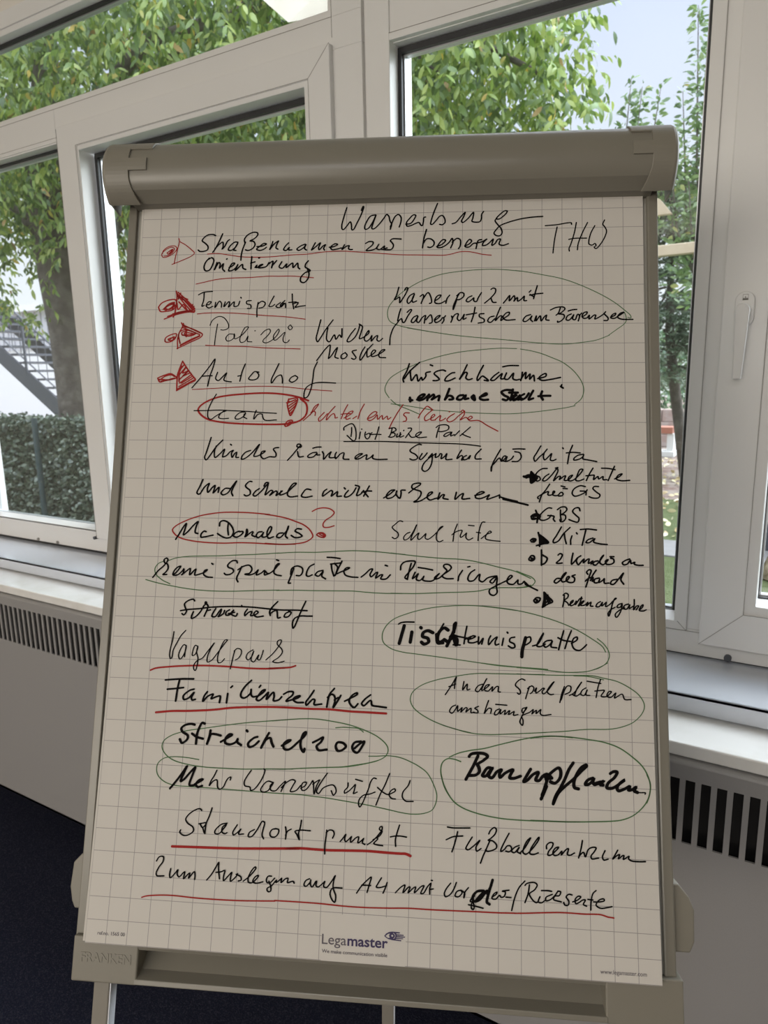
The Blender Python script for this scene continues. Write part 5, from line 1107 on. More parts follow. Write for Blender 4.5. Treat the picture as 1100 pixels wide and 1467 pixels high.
    ('handwritten_line', 'black handwriting reading Mehr Wasserbüffel', 'black', '1.7 1431,7029 1404,7091 1369,7150 1350,7208 1393,7156 1438,7139 1452,7218 1477,7242 1521,7214 1555,7141 1576,7111 1606,7098 1600,7132;1.7 1847,7012 1798,7086 1771,7145 1781,7187 1844,7201 1853,7234 1891,7225 1962,7136 2003,7048 2012,6997 1999,6988;1.7 2115,7135 2053,7124 1995,7177 1975,7228 1999,7248 2059,7231 2102,7172 2123,7135 2087,7172 2097,7222 2151,7226 2208,7166 2266,7114 2219,7230;1.7 2219,7188 2278,7128 2346,7092 2382,7106 2358,7157 2330,7224 2396,7212 2449,7152;1.7 2452,7183 2503,7152 2517,7116 2479,7118 2458,7161 2468,7203 2506,7201 2563,7135 2591,7091 2601,7133 2613,7238 2639,7145 2674,7080;1.7 2593,7133 2629,7103 2666,7080;1.7 2760,7000 2711,7071 2655,7166 2642,7216 2665,7232 2715,7170 2774,7139 2834,7129 2865,7163 2870,7205 2842,7241 2814,7193;1.7 3009,7096 3007,7141 2971,7185 2972,7211 3016,7190 3081,7124 3095,7109 3083,7180 3076,7211 3120,7192;1.7 3096,7052 3176,7070;1.7 3338,7034 3308,7028 3273,7072 3253,7143 3225,7215 3184,7315 3156,7355 3141,7331 3146,7275 3196,7223 3270,7206 3328,7182;1.7 3492,6970 3444,7092 3388,7207 3343,7324;1.7 3356,7131 3417,7177 3477,7202 3521,7186 3564,7156 3556,7136 3520,7151 3492,7202 3522,7242 3567,7247;1.7 3731,7036 3710,7093 3653,7166 3647,7222 3685,7262 3773,7263;3 872,7263 928,7193 999,7096 1062,6998 1029,7080 997,7175 1035,7152 1106,7069 1164,7008 1139,7089 1110,7213 1172,7210;3 1171,7200 1238,7164 1268,7140 1222,7150 1187,7202 1212,7229 1265,7213'),
    ('ink_oval', 'thin green oval around a note', 'green', '1.2 1201,6919 1046,6902 873,6901 765,6925 699,6986 690,7067 719,7131 803,7192 931,7225 1103,7230 1290,7233 1507,7238 1754,7243 2000,7251 2213,7254 2365,7254 2456,7256;1.2 2448,7255 2599,7265 2750,7275 2991,7301 3244,7330 3497,7369 3644,7393 3762,7402 3907,7385 3994,7343 4036,7258 4042,7174 4003,7065 3927,6942 3823,6870 3718,6822 3613,6787 3479,6772 3330,6783 3241,6787;1.2 2433,6963 2735,6936 2930,6921 3080,6894 3228,6865 3376,6819 3442,6778'),
    ('handwritten_line', 'bold black handwriting reading Baumpflanzen', 'black', '4 4408,6737 4429,6711 4502,6695 4589,6701 4619,6727 4575,6771 4503,6824 4518,6844 4526,6900 4490,6936 4417,6947;4 4510,6725 4460,6833 4374,6991;4 4656,6852 4619,6854 4576,6911 4562,6940 4598,6945 4641,6894 4677,6851 4649,6901 4634,6944 4671,6960 4728,6890 4779,6867 4757,6910 4764,6951 4822,6900 4908,6861 4880,6918 4872,6950 4916,6954 4995,6926;4 5109,6844 5066,6916 5030,6984 5066,6971 5138,6899 5195,6875 5181,6917 5166,6960 5202,6965 5252,6907 5295,6891 5280,6947;4 5266,6920 5309,6918;4 5295,6947 5265,7044 5236,7121;4 5302,6898 5323,6945 5316,6904 5345,6930;4 5295,6919 5352,6861 5424,6816 5445,6843 5437,6926 5380,6984 5330,6972;4 5588,6753 5537,6831 5494,6930 5443,7029 5392,7114 5363,7190;4 5378,7155 5421,7085 5493,7013 5593,6925 5679,6838 5736,6780 5730,6770 5680,6797 5622,6883 5592,6967 5599,7021 5641,7033;4 5287,7023 5251,7107 5225,7163;4 5450,7035 5399,7120 5359,7208;4 5805,6908 5748,6932 5719,6981 5754,6979 5804,6936 5819,6901 5804,6943 5818,6976 5874,6960 5924,6934 5881,6973 5916,6978;4 5839,6961 5888,6945;4 5996,6851 6031,6829 6073,6831 6044,6890 5972,6955 5957,7004 6013,7008 6098,6956 6155,6912 6120,6934 6069,6998 6083,7031 6153,7008 6209,6978 6194,7019 6236,7010 6279,6981 6257,7023 6291,7039;1.6 6277,7035 6319,7040 6381,7040 6374,7054'),
    ('ink_oval', 'thin green oval around a note', 'green', '1.5 4181,6754 4283,6707 4429,6668 4575,6642 4749,6592 4995,6525 5154,6490 5298,6472 5442,6469 5585,6477;1.5 4313,6798 4240,6776 4159,6774 4101,6821 4084,6907 4105,7018 4143,7114 4187,7181;1.5 5111,6504 5240,6482 5399,6469 5542,6471 5741,6488 5939,6514 6107,6569 6246,6660 6355,6758 6414,6865 6435,6967 6422,7062 6392,7145;1.5 4089,6956 4112,7038 4165,7147 4239,7241 4341,7304 4500,7354 4744,7393 5001,7403 5256,7399 5509,7393 5649,7386;1.5 6401,6845 6433,6926 6433,7007 6400,7117 6327,7216 6228,7295 6117,7341 6005,7360 5754,7380 5502,7394 5249,7396 5107,7398'),
    ('handwritten_line', 'black handwriting reading Standort punkt', 'black', '1.8 1279,7490 1262,7473 1209,7484 1121,7548 1094,7599 1121,7640 1186,7679 1197,7720 1146,7765 1078,7776 1032,7743 1042,7719;1.8 1404,7455 1376,7549 1344,7635 1337,7745;1.8 1257,7640 1297,7631 1343,7624 1330,7657 1301,7677 1275,7646;1.8 1328,7734 1309,7686;1.8 1596,7615 1528,7632 1457,7706 1459,7734 1505,7736 1561,7673 1589,7629 1545,7660 1542,7716 1581,7732 1603,7719;1.8 1719,7626 1671,7716 1681,7740 1732,7706 1767,7669 1741,7726 1801,7723;1.8 1927,7667 1868,7705 1859,7747 1894,7748 1957,7672 2019,7571 2043,7584 2032,7654 2021,7725 2042,7762;1.8 2190,7646 2138,7656 2113,7699 2127,7733 2180,7733 2215,7686 2213,7652 2175,7644;1.8 2294,7619 2305,7681 2301,7751;1.8 2299,7710 2319,7667 2363,7639;1.8 2478,7537 2467,7624 2452,7680 2463,7749;1.8 2458,7742 2433,7695 2409,7662 2468,7645 2588,7645;1.8 2781,7628 2776,7690 2766,7787 2768,7886;1.8 2775,7656 2811,7626 2855,7631 2869,7665 2852,7711;1.8 2942,7743 2977,7700 3005,7661 2993,7720 3008,7740 3051,7703 3072,7681 3060,7730 3067,7743 3124,7692 3154,7681 3149,7746 3199,7709 3213,7694 3200,7743 3230,7759;1.8 3259,7760 3317,7716 3373,7658 3422,7586 3421,7556 3400,7560 3393,7588 3423,7603 3402,7649 3367,7679;1.8 3323,7702 3367,7679 3374,7692 3332,7742 3377,7756 3435,7760;1.8 3623,7528 3599,7604 3579,7688 3584,7758;1.8 3520,7661 3578,7649 3636,7646 3706,7653'),
    ('ink_underline', 'red underline', 'red', '3.2 953,7906 1272,7898 1516,7892 1759,7884 2030,7870 2330,7853 2464,7845;3.2 2315,7854 2478,7842 2613,7843 2761,7845 2997,7837 3262,7828 3496,7833 3641,7834 3699,7833 3755,7852'),
    ('handwritten_line', 'black handwriting reading Fußballzentrum', 'black', '1.9 4171,7519 4236,7525 4322,7522 4426,7516;1.9 4287,7563 4273,7622 4253,7698 4225,7781;1.9 4158,7656 4237,7620 4345,7606;1.9 4452,7612 4403,7690 4382,7738 4404,7750 4468,7706 4538,7642 4496,7718 4504,7758 4553,7728;1.9 4638,7568 4659,7527 4702,7497 4723,7516 4709,7565 4660,7615 4631,7636 4681,7640 4724,7679 4724,7712 4667,7745 4618,7752 4603,7739;1.9 4653,7635 4610,7732 4575,7808 4547,7883;1.9 4866,7549 4823,7626 4774,7730 4774,7747 4816,7720 4844,7685 4880,7683 4894,7716 4866,7745 4830,7740;1.9 4979,7671 4929,7694 4894,7736 4922,7752 4979,7691 4958,7739 4993,7757;1.9 4986,7751 5035,7701 5099,7597 5106,7583 5071,7612 5028,7695 5021,7742 5049,7761 5120,7703 5198,7592 5198,7572 5148,7635 5106,7704 5098,7751 5134,7759 5190,7737;1.9 5281,7688 5282,7654 5317,7623 5352,7626 5345,7664 5302,7720 5295,7754 5323,7756 5386,7702 5415,7667 5380,7676 5351,7724 5365,7754 5407,7747 5449,7705 5442,7745;1.9 5449,7741 5498,7685 5522,7674 5511,7737 5535,7744 5588,7717;1.9 5677,7582 5659,7673 5632,7765;1.9 5636,7748 5686,7705 5706,7750 5742,7669 5798,7645 5825,7651 5804,7692 5768,7740 5775,7766 5851,7755;1.9 5922,7674 5893,7740 5906,7772 5954,7760;1.9 6060,7661 6017,7733 6003,7757 6052,7717 6079,7705 6065,7750 6114,7714 6127,7713 6119,7753 6182,7717 6175,7743 6208,7764 6277,7768 6356,7763'),
    ('handwritten_line', 'black handwriting reading Zum Auslegen auf', 'black', '1.8 779,8076 810,8029 856,8023 860,8071 813,8143 788,8207 798,8234 837,8236 885,8232;1.8 959,8149 950,8218 961,8248 1017,8193 1045,8157 1041,8206 1066,8232 1116,8181 1130,8173 1121,8249 1170,8198 1192,8183 1181,8239 1244,8166 1255,8200 1254,8248;1.8 1398,8247 1451,8182 1511,8075 1527,8047 1529,8115 1549,8224;1.8 1502,8158 1562,8148 1606,8132 1596,8194 1599,8241 1655,8183 1690,8147 1679,8203 1682,8243 1746,8185 1759,8157;1.8 1744,8165 1799,8189 1806,8222 1772,8235;1.8 1832,8234 1910,8168 1972,8083 1964,8072 1929,8106 1889,8190 1892,8238 1930,8245 1987,8198 2007,8163 1978,8171 1944,8228 1975,8246 2064,8227;1.8 2161,8160 2123,8163 2103,8198 2113,8231 2150,8229 2199,8179;1.8 2134,8216 2161,8283 2156,8323 2126,8325 2117,8295 2167,8262 2222,8198 2217,8225 2267,8188 2281,8174 2276,8222 2326,8178 2355,8172 2350,8217 2416,8200 2429,8219;1.8 2606,8161 2563,8184 2544,8233 2566,8245 2615,8195 2621,8167 2617,8221 2640,8247 2681,8184 2689,8183 2684,8231 2706,8243 2770,8192 2784,8178 2772,8232 2802,8244 2858,8180 2902,8110 2886,8165 2883,8246 2915,8324 2907,8392 2874,8367 2849,8302 2875,8246 2985,8237;1.8 3154,8280 3210,8199 3280,8128 3315,8102 3296,8181 3273,8265;1.8 3209,8193 3311,8191;1.8 3432,8103 3397,8161 3377,8203 3413,8207 3492,8182;1.8 3498,8149 3478,8210 3455,8262'),
    ('handwritten_line', 'black handwriting reading A4 mit Vorder-/Rückseite', 'black', '1.8 3595,8250 3658,8186 3701,8163 3681,8244 3744,8181 3759,8180 3739,8241 3802,8184 3823,8176 3810,8236 3888,8165 3916,8157 3882,8239 3911,8237 3959,8161 3994,8126 3981,8186 3982,8239;1.8 3981,8193 4021,8184;1.8 3998,8095 4010,8097;1.8 4216,8112 4167,8175 4146,8229 4161,8257 4217,8225 4259,8156 4279,8102;1.8 4330,8178 4288,8194 4267,8242 4303,8249 4345,8204 4330,8178 4373,8209 4366,8255;1.8 4366,8249 4373,8202 4415,8147;1.8 4417,8324 4487,8333 4579,8350;1.8 4486,8228 4444,8264 4437,8290 4473,8288 4452,8309 4452,8362 4473,8369 4480,8327 4466,8295;1.8 4677,8230 4726,8194 4733,8174 4697,8196 4677,8243 4719,8247 4761,8205 4775,8224 4810,8215 4824,8168 4789,8161 4866,8146;1.8 4831,8220 4887,8221;1.8 5041,8040 4978,8110 4929,8218 4894,8353;1.8 5090,8077 5075,8169 5040,8263;1.8 5041,8086 5062,8065 5146,8051 5174,8072 5152,8119 5096,8162 5089,8175 5138,8244 5172,8255 5200,8201 5208,8187 5186,8247 5221,8254 5256,8230;1.8 5222,8128 5298,8126 5333,8130;1.8 5340,8160 5270,8197 5270,8229 5311,8220 5367,8171 5402,8123;1.8 5402,8123 5430,8128 5416,8168 5367,8178 5353,8211 5436,8232;1.8 5554,8153 5519,8149 5491,8177 5518,8220 5511,8260 5476,8262 5463,8237;1.8 5560,8224 5615,8201 5650,8167 5623,8162 5588,8197 5594,8239 5628,8227 5670,8198 5698,8196 5676,8243 5710,8258;1.8 5816,8092 5781,8126 5759,8219 5755,8294;1.8 5725,8188 5780,8191;1.8 5786,8210 5848,8207 5903,8190 5897,8174 5848,8187 5813,8241 5860,8270 5929,8260 5984,8246;3.3 4585,8170 4514,8180 4465,8236 4473,8282 4529,8272 4599,8195 4627,8167 4571,8197 4501,8273;3.3 4683,8051 4662,8119 4634,8213 4621,8286 4649,8304;3.3 4627,8200 4669,8105'),
    ('ink_underline', 'red underline', 'red', '1.7 637,8480 689,8462 871,8441 1023,8437 1252,8446 1509,8448 1779,8444 2017,8433 2217,8422;1.7 2213,8417 2502,8415 2751,8417 3000,8426 3247,8426 3535,8415;1.7 3535,8415 3750,8403 3993,8402 4248,8397 4502,8391 4740,8387 4935,8379;1.7 4922,8381 5061,8371 5268,8353 5420,8342 5544,8340 5681,8341 5859,8336 5940,8355 6001,8360'),
]
for k, (nm, lab, colr, data) in enumerate(INK_LINES):
    mb = MB()
    z = {'green': 0.00030, 'red': 0.00040, 'black': 0.00050}[colr] + 0.000004 * k
    for st in data.split(';'):
        parts = st.split()
        wd = float(parts[0])
        stroke(mb, [tuple(float(c_) / 10 for c_ in q_.split(',')) for q_ in parts[1:]], wd, z)
    mb.out(nm, INK[colr], sheet, label=lab)

# printed matter at the foot of the sheet
text('printed_text', 'Lega', sheet, M_GREYPRINT, (277.9, 883.2), (305.8, 883.1), 11.0, w=-0.0004, bold=0.006)
text('printed_text', 'master', sheet, M_NAVY, (307.0, 883.1), (352.6, 882.9), 11.0, w=-0.0004, bold=0.022)
text('printed_text', 'We make communication visible', sheet, M_GREYPRINT, (278.3, 892.2), (352.3, 892.1), 3.9, w=-0.0004, bold=0.015)
text('printed_text', 'ref.no. 1565 00', sheet, M_GREYPRINT, (14.5, 890.8), (47.5, 890.7), 4.0, w=-0.0004, bold=0.012)
text('printed_text', 'www.legamaster.com', sheet, M_GREYPRINT, (584.3, 892.5), (633.4, 892.1), 4.6, w=-0.0004, bold=0.006)
em = MB()


def flat(pts, w):
    em.add([P(a / 1000, b2 / 1000, w) for a, b2 in pts], [tuple(range(len(pts)))])


def ell(cx, cy, rx, ry, n_=28, a0=0.0, a1=2 * math.pi):
    return [(cx + rx * math.cos(a0 + (a1 - a0) * k / n_), cy + ry * math.sin(a0 + (a1 - a0) * k / n_)) for k in range(n_)]


flat([(348.2, 870.6), (350.2, 868.0), (353.4, 866.2), (357.1, 865.5), (361.6, 866.2), (362.4, 869.8), (361.6, 873.0), (357.4, 874.3), (352.8, 873.5), (350.0, 872.0)], -0.0004)
for a, b2, c_, d in (((357.0, 865.5), (365.7, 865.7), (365.7, 866.9), (358.0, 867.2)), ((360.5, 868.0), (370.0, 868.1), (370.1, 869.1), (360.5, 869.4)),
                     ((360.5, 869.8), (371.7, 869.8), (371.7, 870.8), (360.5, 871.2)), ((360.5, 871.7), (369.6, 871.7), (369.6, 872.6), (360.5, 872.8)),
                     ((356.5, 873.0), (367.5, 873.7), (367.5, 874.9), (356.5, 874.3))):
    flat([a, b2, c_, d], -0.00041)
em.out('printed_emblem', M_NAVY, sheet, label='dark printed emblem of an eye with streaming bars')
em = MB()
flat([(349.8, 870.5), (352.6, 868.2), (354.6, 867.7), (353.6, 869.8), (354.6, 872.1), (352.4, 872.2)], -0.00043)
flat(ell(357.3, 869.8, 1.0, 1.0), -0.00044)
ri = ell(357.2, 869.9, 3.6, 3.3, 16, -1.3, 1.3) + list(reversed(ell(357.2, 869.9, 3.1, 2.8, 16, -1.3, 1.3)))
flat(ri, -0.00043)
em.out('emblem_highlight', M_PAGES, sheet)

# ------------------------------------------------------------------ garden
M_GRASS = mat('meadow_grass', (0.115, 0.145, 0.06), 0.95, noise=((0.17, 0.20, 0.10), 9, 0.35, 0.7), bump=(60, 1.0, 0.05), spec=0.1)
M_LITTER = mat('leaf_littered_soil', (0.19, 0.13, 0.11), 0.95, noise=((0.30, 0.26, 0.22), 5, 0.35, 0.65), bump=(12, 1.0, 0.08), spec=0.1)
M_PATH = mat('stone_path', (0.22, 0.215, 0.21), 0.9, noise=((0.18, 0.175, 0.17), 6, 0.4, 0.7))
M_BRICK = mat('weathered_brick', (0.34, 0.25, 0.22), 0.9, noise=((0.42, 0.36, 0.33), 8, 0.4, 0.7))
M_REDWOOD = mat('red_brown_wood', (0.36, 0.14, 0.09), 0.7)
M_PALESTONE = mat('pale_concrete', (0.66, 0.66, 0.64), 0.8)
M_STUMP = mat('pale_dead_wood', (0.62, 0.50, 0.38), 0.9, noise=((0.30, 0.22, 0.16), 10, 0.4, 0.65), bump=(9, 1.0, 0.05))
L_WALNUT = leaf_mat('walnut_leaf', [(0.0, (0.06, 0.12, 0.022)), (0.3, (0.14, 0.235, 0.035)), (0.65, (0.25, 0.36, 0.06)), (0.965, (0.42, 0.50, 0.12)), (0.98, (0.70, 0.52, 0.07)), (1.0, (0.40, 0.24, 0.08))], 0.28)
L_APPLE = leaf_mat('apple_leaf', [(0.0, (0.08, 0.15, 0.05)), (0.5, (0.16, 0.26, 0.08)), (0.95, (0.28, 0.38, 0.15)), (1.0, (0.55, 0.45, 0.12))], 0.3)
L_SPRUCE = leaf_mat('spruce_needle', [(0.0, (0.07, 0.11, 0.06)), (0.6, (0.16, 0.22, 0.13)), (1.0, (0.30, 0.36, 0.26))], 0.2)
L_HEDGE = leaf_mat('hedge_leaf', [(0.0, (0.07, 0.10, 0.07)), (0.6, (0.12, 0.16, 0.11)), (1.0, (0.22, 0.26, 0.19))], 0.2)
L_BUSH = leaf_mat('bush_leaf', [(0.0, (0.05, 0.11, 0.05)), (0.6, (0.13, 0.24, 0.10)), (1.0, (0.32, 0.42, 0.20))], 0.25)
RNG = np.random.default_rng(7)

for nm, b, m in (('lawn', (-30, 12, 1.62, 8.6, GROUND - 0.2, GROUND), M_GRASS),
                 ('leaf_litter_bed', (-30, 12, 8.6, 40, GROUND - 0.2, GROUND), M_LITTER),
                 ('garden_path', (-3.5, 1.0, 5.90, 6.45, GROUND - 0.05, GROUND + 0.012), M_PATH)):
    tag(box(nm, *b, m), None, None, kind='structure')


def leaves(name, base, axis, length, width, m, parent, droop=0.25, stations=(0.0, 0.25, 0.55, 0.82, 1.0), prof_=(0.12, 0.85, 1.0, 0.62, 0.02)):
    """many leaves as one foliage mesh: base points, axis directions, per-leaf length and width"""
    n_ = len(base)
    axis = axis / np.linalg.norm(axis, axis=1, keepdims=True)
    r_ = RNG.normal(size=(n_, 3))
    side = np.cross(axis, r_)
    side /= np.linalg.norm(side, axis=1, keepdims=True) + 1e-9
    nrm = np.cross(side, axis)
    nrm[nrm[:, 2] < 0] *= -1
    K = len(stations)
    V_ = np.zeros((n_, K, 2, 3))
    for k, (s_, p_) in enumerate(zip(stations, prof_)):
        c = base + axis * (length * s_)[:, None] - nrm * (length * droop * s_ * s_)[:, None]
        for j, sg in enumerate((-1, 1)):
            V_[:, k, j] = c + side * (sg * 0.5 * width * p_)[:, None] + nrm * (0.10 * width * p_)[:, None]
    idx = np.arange(n_ * K * 2).reshape(n_, K, 2)
    F_ = np.stack([idx[:, :-1, 0], idx[:, :-1, 1], idx[:, 1:, 1], idx[:, 1:, 0]], axis=-1).reshape(-1, 4)
    V_ = V_.reshape(-1, 3)
    me = bpy.data.meshes.new(name)
    off = np.array(parent.location) if parent is not None else np.zeros(3)
    V_ = V_ - off
    me.vertices.add(len(V_))
    me.vertices.foreach_set('co', V_.ravel())
    me.loops.add(F_.size)
    me.loops.foreach_set('vertex_index', F_.ravel().astype(np.int32))
    me.polygons.add(len(F_))
    me.polygons.foreach_set('loop_start', np.arange(0, F_.size, 4, dtype=np.int32))
    me.polygons.foreach_set('loop_total', np.full(len(F_), 4, dtype=np.int32))
    me.update(calc_edges=True)
    me.validate()
    me.materials.append(m)
    o = bpy.data.objects.new(name, me)
    COL.objects.link(o)
    o.parent = parent
    return o


def unit(a):
    return a / np.linalg.norm(a, axis=1, keepdims=True)


# --- walnut tree
wt = empty('walnut_tree', (-6.92, 5.0, GROUND))
tag(wt, 'big walnut tree with drooping green and yellowing leaves and thick trunk, outside the left window', 'tree')
q = MB()
q.tube([(-6.84, 5.0, GROUND), (-6.86, 5.0, -0.9), (-6.88, 5.0, -0.2), (-6.92, 5.0, 0.5), (-7.02, 5.0, 1.1), (-7.16, 5.0, 1.7), (-7.12, 5.0, 2.4), (-6.92, 5.02, 3.1), (-6.80, 5.0, 4.4)],
       [0.31, 0.26, 0.235, 0.225, 0.22, 0.19, 0.15, 0.12, 0.08], 16)
q.out('trunk', M_BARK, wt, smooth=True)
BR = [
    [(-6.95, 5.0, 0.75), (-6.2, 5.1, 1.5), (-5.1, 5.2, 2.1), (-3.9, 5.3, 2.45), (-2.9, 5.2, 2.35)],
    [(-7.1, 5.0, 1.6), (-6.2, 4.7, 2.3), (-5.0, 4.6, 2.75), (-3.7, 4.8, 2.8), (-2.5, 5.0, 2.45), (-1.75, 5.0, 1.95)],
    [(-7.12, 5.0, 2.2), (-5.9, 5.4, 3.0), (-4.4, 5.6, 3.4), (-3.0, 5.5, 3.3)],
    [(-7.05, 5.0, 1.25), (-7.9, 5.2, 1.9), (-9.0, 5.3, 2.4), (-10.2, 5.5, 2.5)],
    [(-7.12, 5.0, 2.3), (-7.9, 4.6, 3.0), (-9.2, 4.3, 3.3)],
    [(-6.9, 5.0, 3.2), (-6.2, 4.2, 3.7), (-5.4, 3.9, 4.1)],
    [(-3.4, 5.0, 2.6), (-2.7, 4.7, 2.3), (-2.25, 4.6, 1.9)],
    [(-5.0, 5.0, 2.1), (-4.4, 4.5, 2.35), (-3.7, 4.3, 2.2)],
]
for br in BR:
    q = MB()
    r0 = 0.085 if len(br) > 3 else 0.035
    q.tube(br, [r0 * (1 - 0.8 * i / (len(br) - 1)) for i in range(len(br))], 8)
    q.out('branch', M_BARK, wt, smooth=True)


def in_walnut(p):
    x, y, z = p.T
    a = ((x + 6.2) / 4.6) ** 2 + ((y - 5.2) / 2.1) ** 2 + ((z - 3.1) / 1.85) ** 2 < 1
    b_ = ((x + 3.1) / 1.75) ** 2 + ((y - 5.1) / 1.2) ** 2 + ((z - 2.15) / 1.05) ** 2 < 1
    c = ((x + 1.72) / 0.5) ** 2 + ((y - 5.0) / 0.5) ** 2 + ((z - 1.72) / 0.5) ** 2 < 1
    d = ((x + 7.6) / 2.0) ** 2 + ((y - 5.3) / 1.3) ** 2 + ((z - 1.35) / 0.75) ** 2 < 1
    e = ((x + 5.6) / 0.9) ** 2 + ((y - 5.2) / 0.8) ** 2 + ((z - 1.35) / 0.9) ** 2 < 1
    return a | b_, d | e | c, c & ~(a | b_)


N0 = 68000
p = np.c_[RNG.uniform(-11, -1.3, N0), RNG.uniform(3.1, 7.3, N0), RNG.uniform(0.4, 5.0, N0)]
dense, sparse, tip = in_walnut(p)
u_ = RNG.uniform(size=N0)
extra = ((p[:, 0] + 3.1) / 1.75) ** 2 + ((p[:, 1] - 5.1) / 1.2) ** 2 + ((p[:, 2] - 2.15) / 1.05) ** 2 < 1
tipk = tip & (u_ < 0.5)
keep = tipk | (dense & (u_ < np.where(extra, 0.85, 0.40))) | (sparse & ~dense & (u_ < 0.10))
p = p[keep]
n_ = len(p)
ax = unit(np.c_[RNG.normal(size=n_), RNG.normal(size=n_), RNG.normal(size=n_) * 0.5 - 0.55])
LB, LA, LL = [], [], []
for i, s_ in enumerate((0.25, 0.25, 0.52, 0.52, 0.78, 0.78, 1.0)):
    rl = 0.22 * (0.75 + 0.5 * RNG.uniform(size=n_))
    base = p + ax * (rl * s_)[:, None] - np.c_[np.zeros(n_), np.zeros(n_), 0.10 * s_ * s_ * rl]
    sd_ = unit(np.cross(ax, np.array([0, 0, 1.0])) + 1e-3)
    sg = (-1 if i % 2 else 1) if i < 6 else 0
    d = unit(ax * 0.65 + sd_ * sg * 0.85 + RNG.normal(size=(n_, 3)) * 0.22 + np.array([0, 0, -0.65]))
    LB.append(base)
    LA.append(d)
    LL.append((0.060 + 0.036 * RNG.uniform(size=n_)) * (1.15 if i == 6 else 1.0))
LB = np.concatenate(LB)
LA = np.concatenate(LA)
LL = np.concatenate(LL)
leaves('foliage', LB, LA, LL, LL * 0.38, L_WALNUT, wt, 0.22)

# --- apple trees with upright shoots
def apple_tree(x, y, stems, h0, label):
    t = empty('apple_tree', (x, y, GROUND))
    tag(t, label, 'tree', 'apple trees beyond the path')
    q_ = MB()
    q_.tube([(x, y, GROUND), (x + 0.02, y, -0.4), (x, y, h0)], [0.055, 0.045, 0.035], 8)
    q_.out('trunk', M_BARK, t, smooth=True)
    B_, A_, L_ = [], [], []
    for sx_, sy, top in stems:
        a = np.array([x, y, h0 - 0.3])
        b_ = np.array([sx_, sy, top])
        q_ = MB()
        mid = a * 0.5 + b_ * 0.5 + np.array([0.6 * (sx_ - x) * 0.4, 0, -0.1])
        q_.tube([tuple(a), tuple(mid), tuple(b_)], [0.022, 0.012, 0.003], 6)
        q_.out('branch', M_BARK, t, smooth=True)
        H = top - h0
        k = int(130 * H)
        s_ = RNG.uniform(0.0, 1.0, k) ** 0.8
        path = (1 - s_)[:, None] ** 2 * a + (2 * s_ * (1 - s_))[:, None] * mid + (s_ ** 2)[:, None] * b_
        rad = 0.03 + 0.30 * (1 - s_) ** 1.3
        ang = RNG.uniform(0, 2 * np.pi, k)
        rr = rad * np.sqrt(RNG.uniform(0.02, 1, k))
        B_.append(path + np.c_[rr * np.cos(ang), rr * np.sin(ang), RNG.normal(size=k) * 0.03])
        A_.append(unit(np.c_[np.cos(ang), np.sin(ang), RNG.normal(size=k) * 0.5 + 0.15]))
        L_.append(0.055 + 0.03 * RNG.uniform(size=k))
    B_ = np.concatenate(B_)
    A_ = np.concatenate(A_)
    L_ = np.concatenate(L_)
    leaves('foliage', B_, A_, L_, L_ * 0.42, L_APPLE, t, 0.2)


apple_tree(-0.82, 7.0, [(-1.08, 7.0, 2.95), (-1.18, 7.1, 2.35), (-0.98, 6.9, 2.55), (-1.25, 6.9, 2.0), (-1.15, 7.2, 1.8), (-0.95, 7.1, 2.0), (-1.05, 6.8, 1.6), (-1.0, 7.1, 2.3), (-1.3, 7.1, 1.9)], 0.85,
           'tall apple tree with the highest upright shoot against the sky')
apple_tree(-1.85, 7.1, [(-1.62, 7.1, 2.55), (-1.50, 7.0, 2.42), (-1.36, 7.1, 2.45), (-1.72, 7.0, 2.1), (-1.42, 7.2, 2.1), (-1.60, 7.2, 1.8), (-1.85, 7.1, 1.9), (-1.3, 7.1, 1.6)], 0.85,
           'lower apple tree with several short upright shoots left of the tall one')

# --- spruce
sp = empty('spruce_tree', (-1.75, 10.4, GROUND))
tag(sp, 'blue-green spruce with dark trunk behind the apple trees', 'tree')
q = MB()
q.tube([(-1.40, 10.4, GROUND), (-1.54, 10.4, -0.69), (-1.64, 10.4, -0.13), (-1.72, 10.4, 0.45), (-1.80, 10.4, 2.6)], [0.085, 0.075, 0.07, 0.06, 0.02], 10)
q.out('trunk', M_BARK, sp, smooth=True)
B_, A_, L_ = [], [], []
q = MB()
for k in range(150):
    z = RNG.uniform(-0.1, 2.5)
    ang = RNG.uniform(0, 2 * np.pi)
    R_ = (0.35 + 0.9 * (2.6 - z) / 2.6) * RNG.uniform(0.7, 1.1)
    root = np.array([-1.8, 10.4, z])
    d = np.array([np.cos(ang), np.sin(ang), 0])
    end = root + d * R_ + np.array([0, 0, -0.12 * R_])
    m_ = 110
    s_ = RNG.uniform(0.15, 1, m_)
    pt = root + (end - root) * s_[:, None]
    sd_ = np.array([-d[1], d[0], 0])
    lat = RNG.normal(size=m_) * 0.16 * R_ * (1.1 - s_ * 0.7)
    B_.append(pt + sd_ * lat[:, None] + np.c_[np.zeros((m_, 2)), -np.abs(lat) * 0.35 - RNG.uniform(0, 0.04, m_)])
    A_.append(unit(d[None] + sd_[None] * np.sign(lat)[:, None] * 0.8 + RNG.normal(size=(m_, 3)) * 0.35))
    L_.append(RNG.uniform(0.07, 0.14, m_))
    if k % 5 == 0:
        q = MB()
        q.tube([tuple(root), tuple(end)], [0.018, 0.006], 5)
        q.out('branch', M_BARK, sp)
B_ = np.concatenate(B_)
A_ = np.concatenate(A_)
L_ = np.concatenate(L_)
leaves('foliage', B_, A_, L_, L_ * 0.24, L_SPRUCE, sp, 0.15)


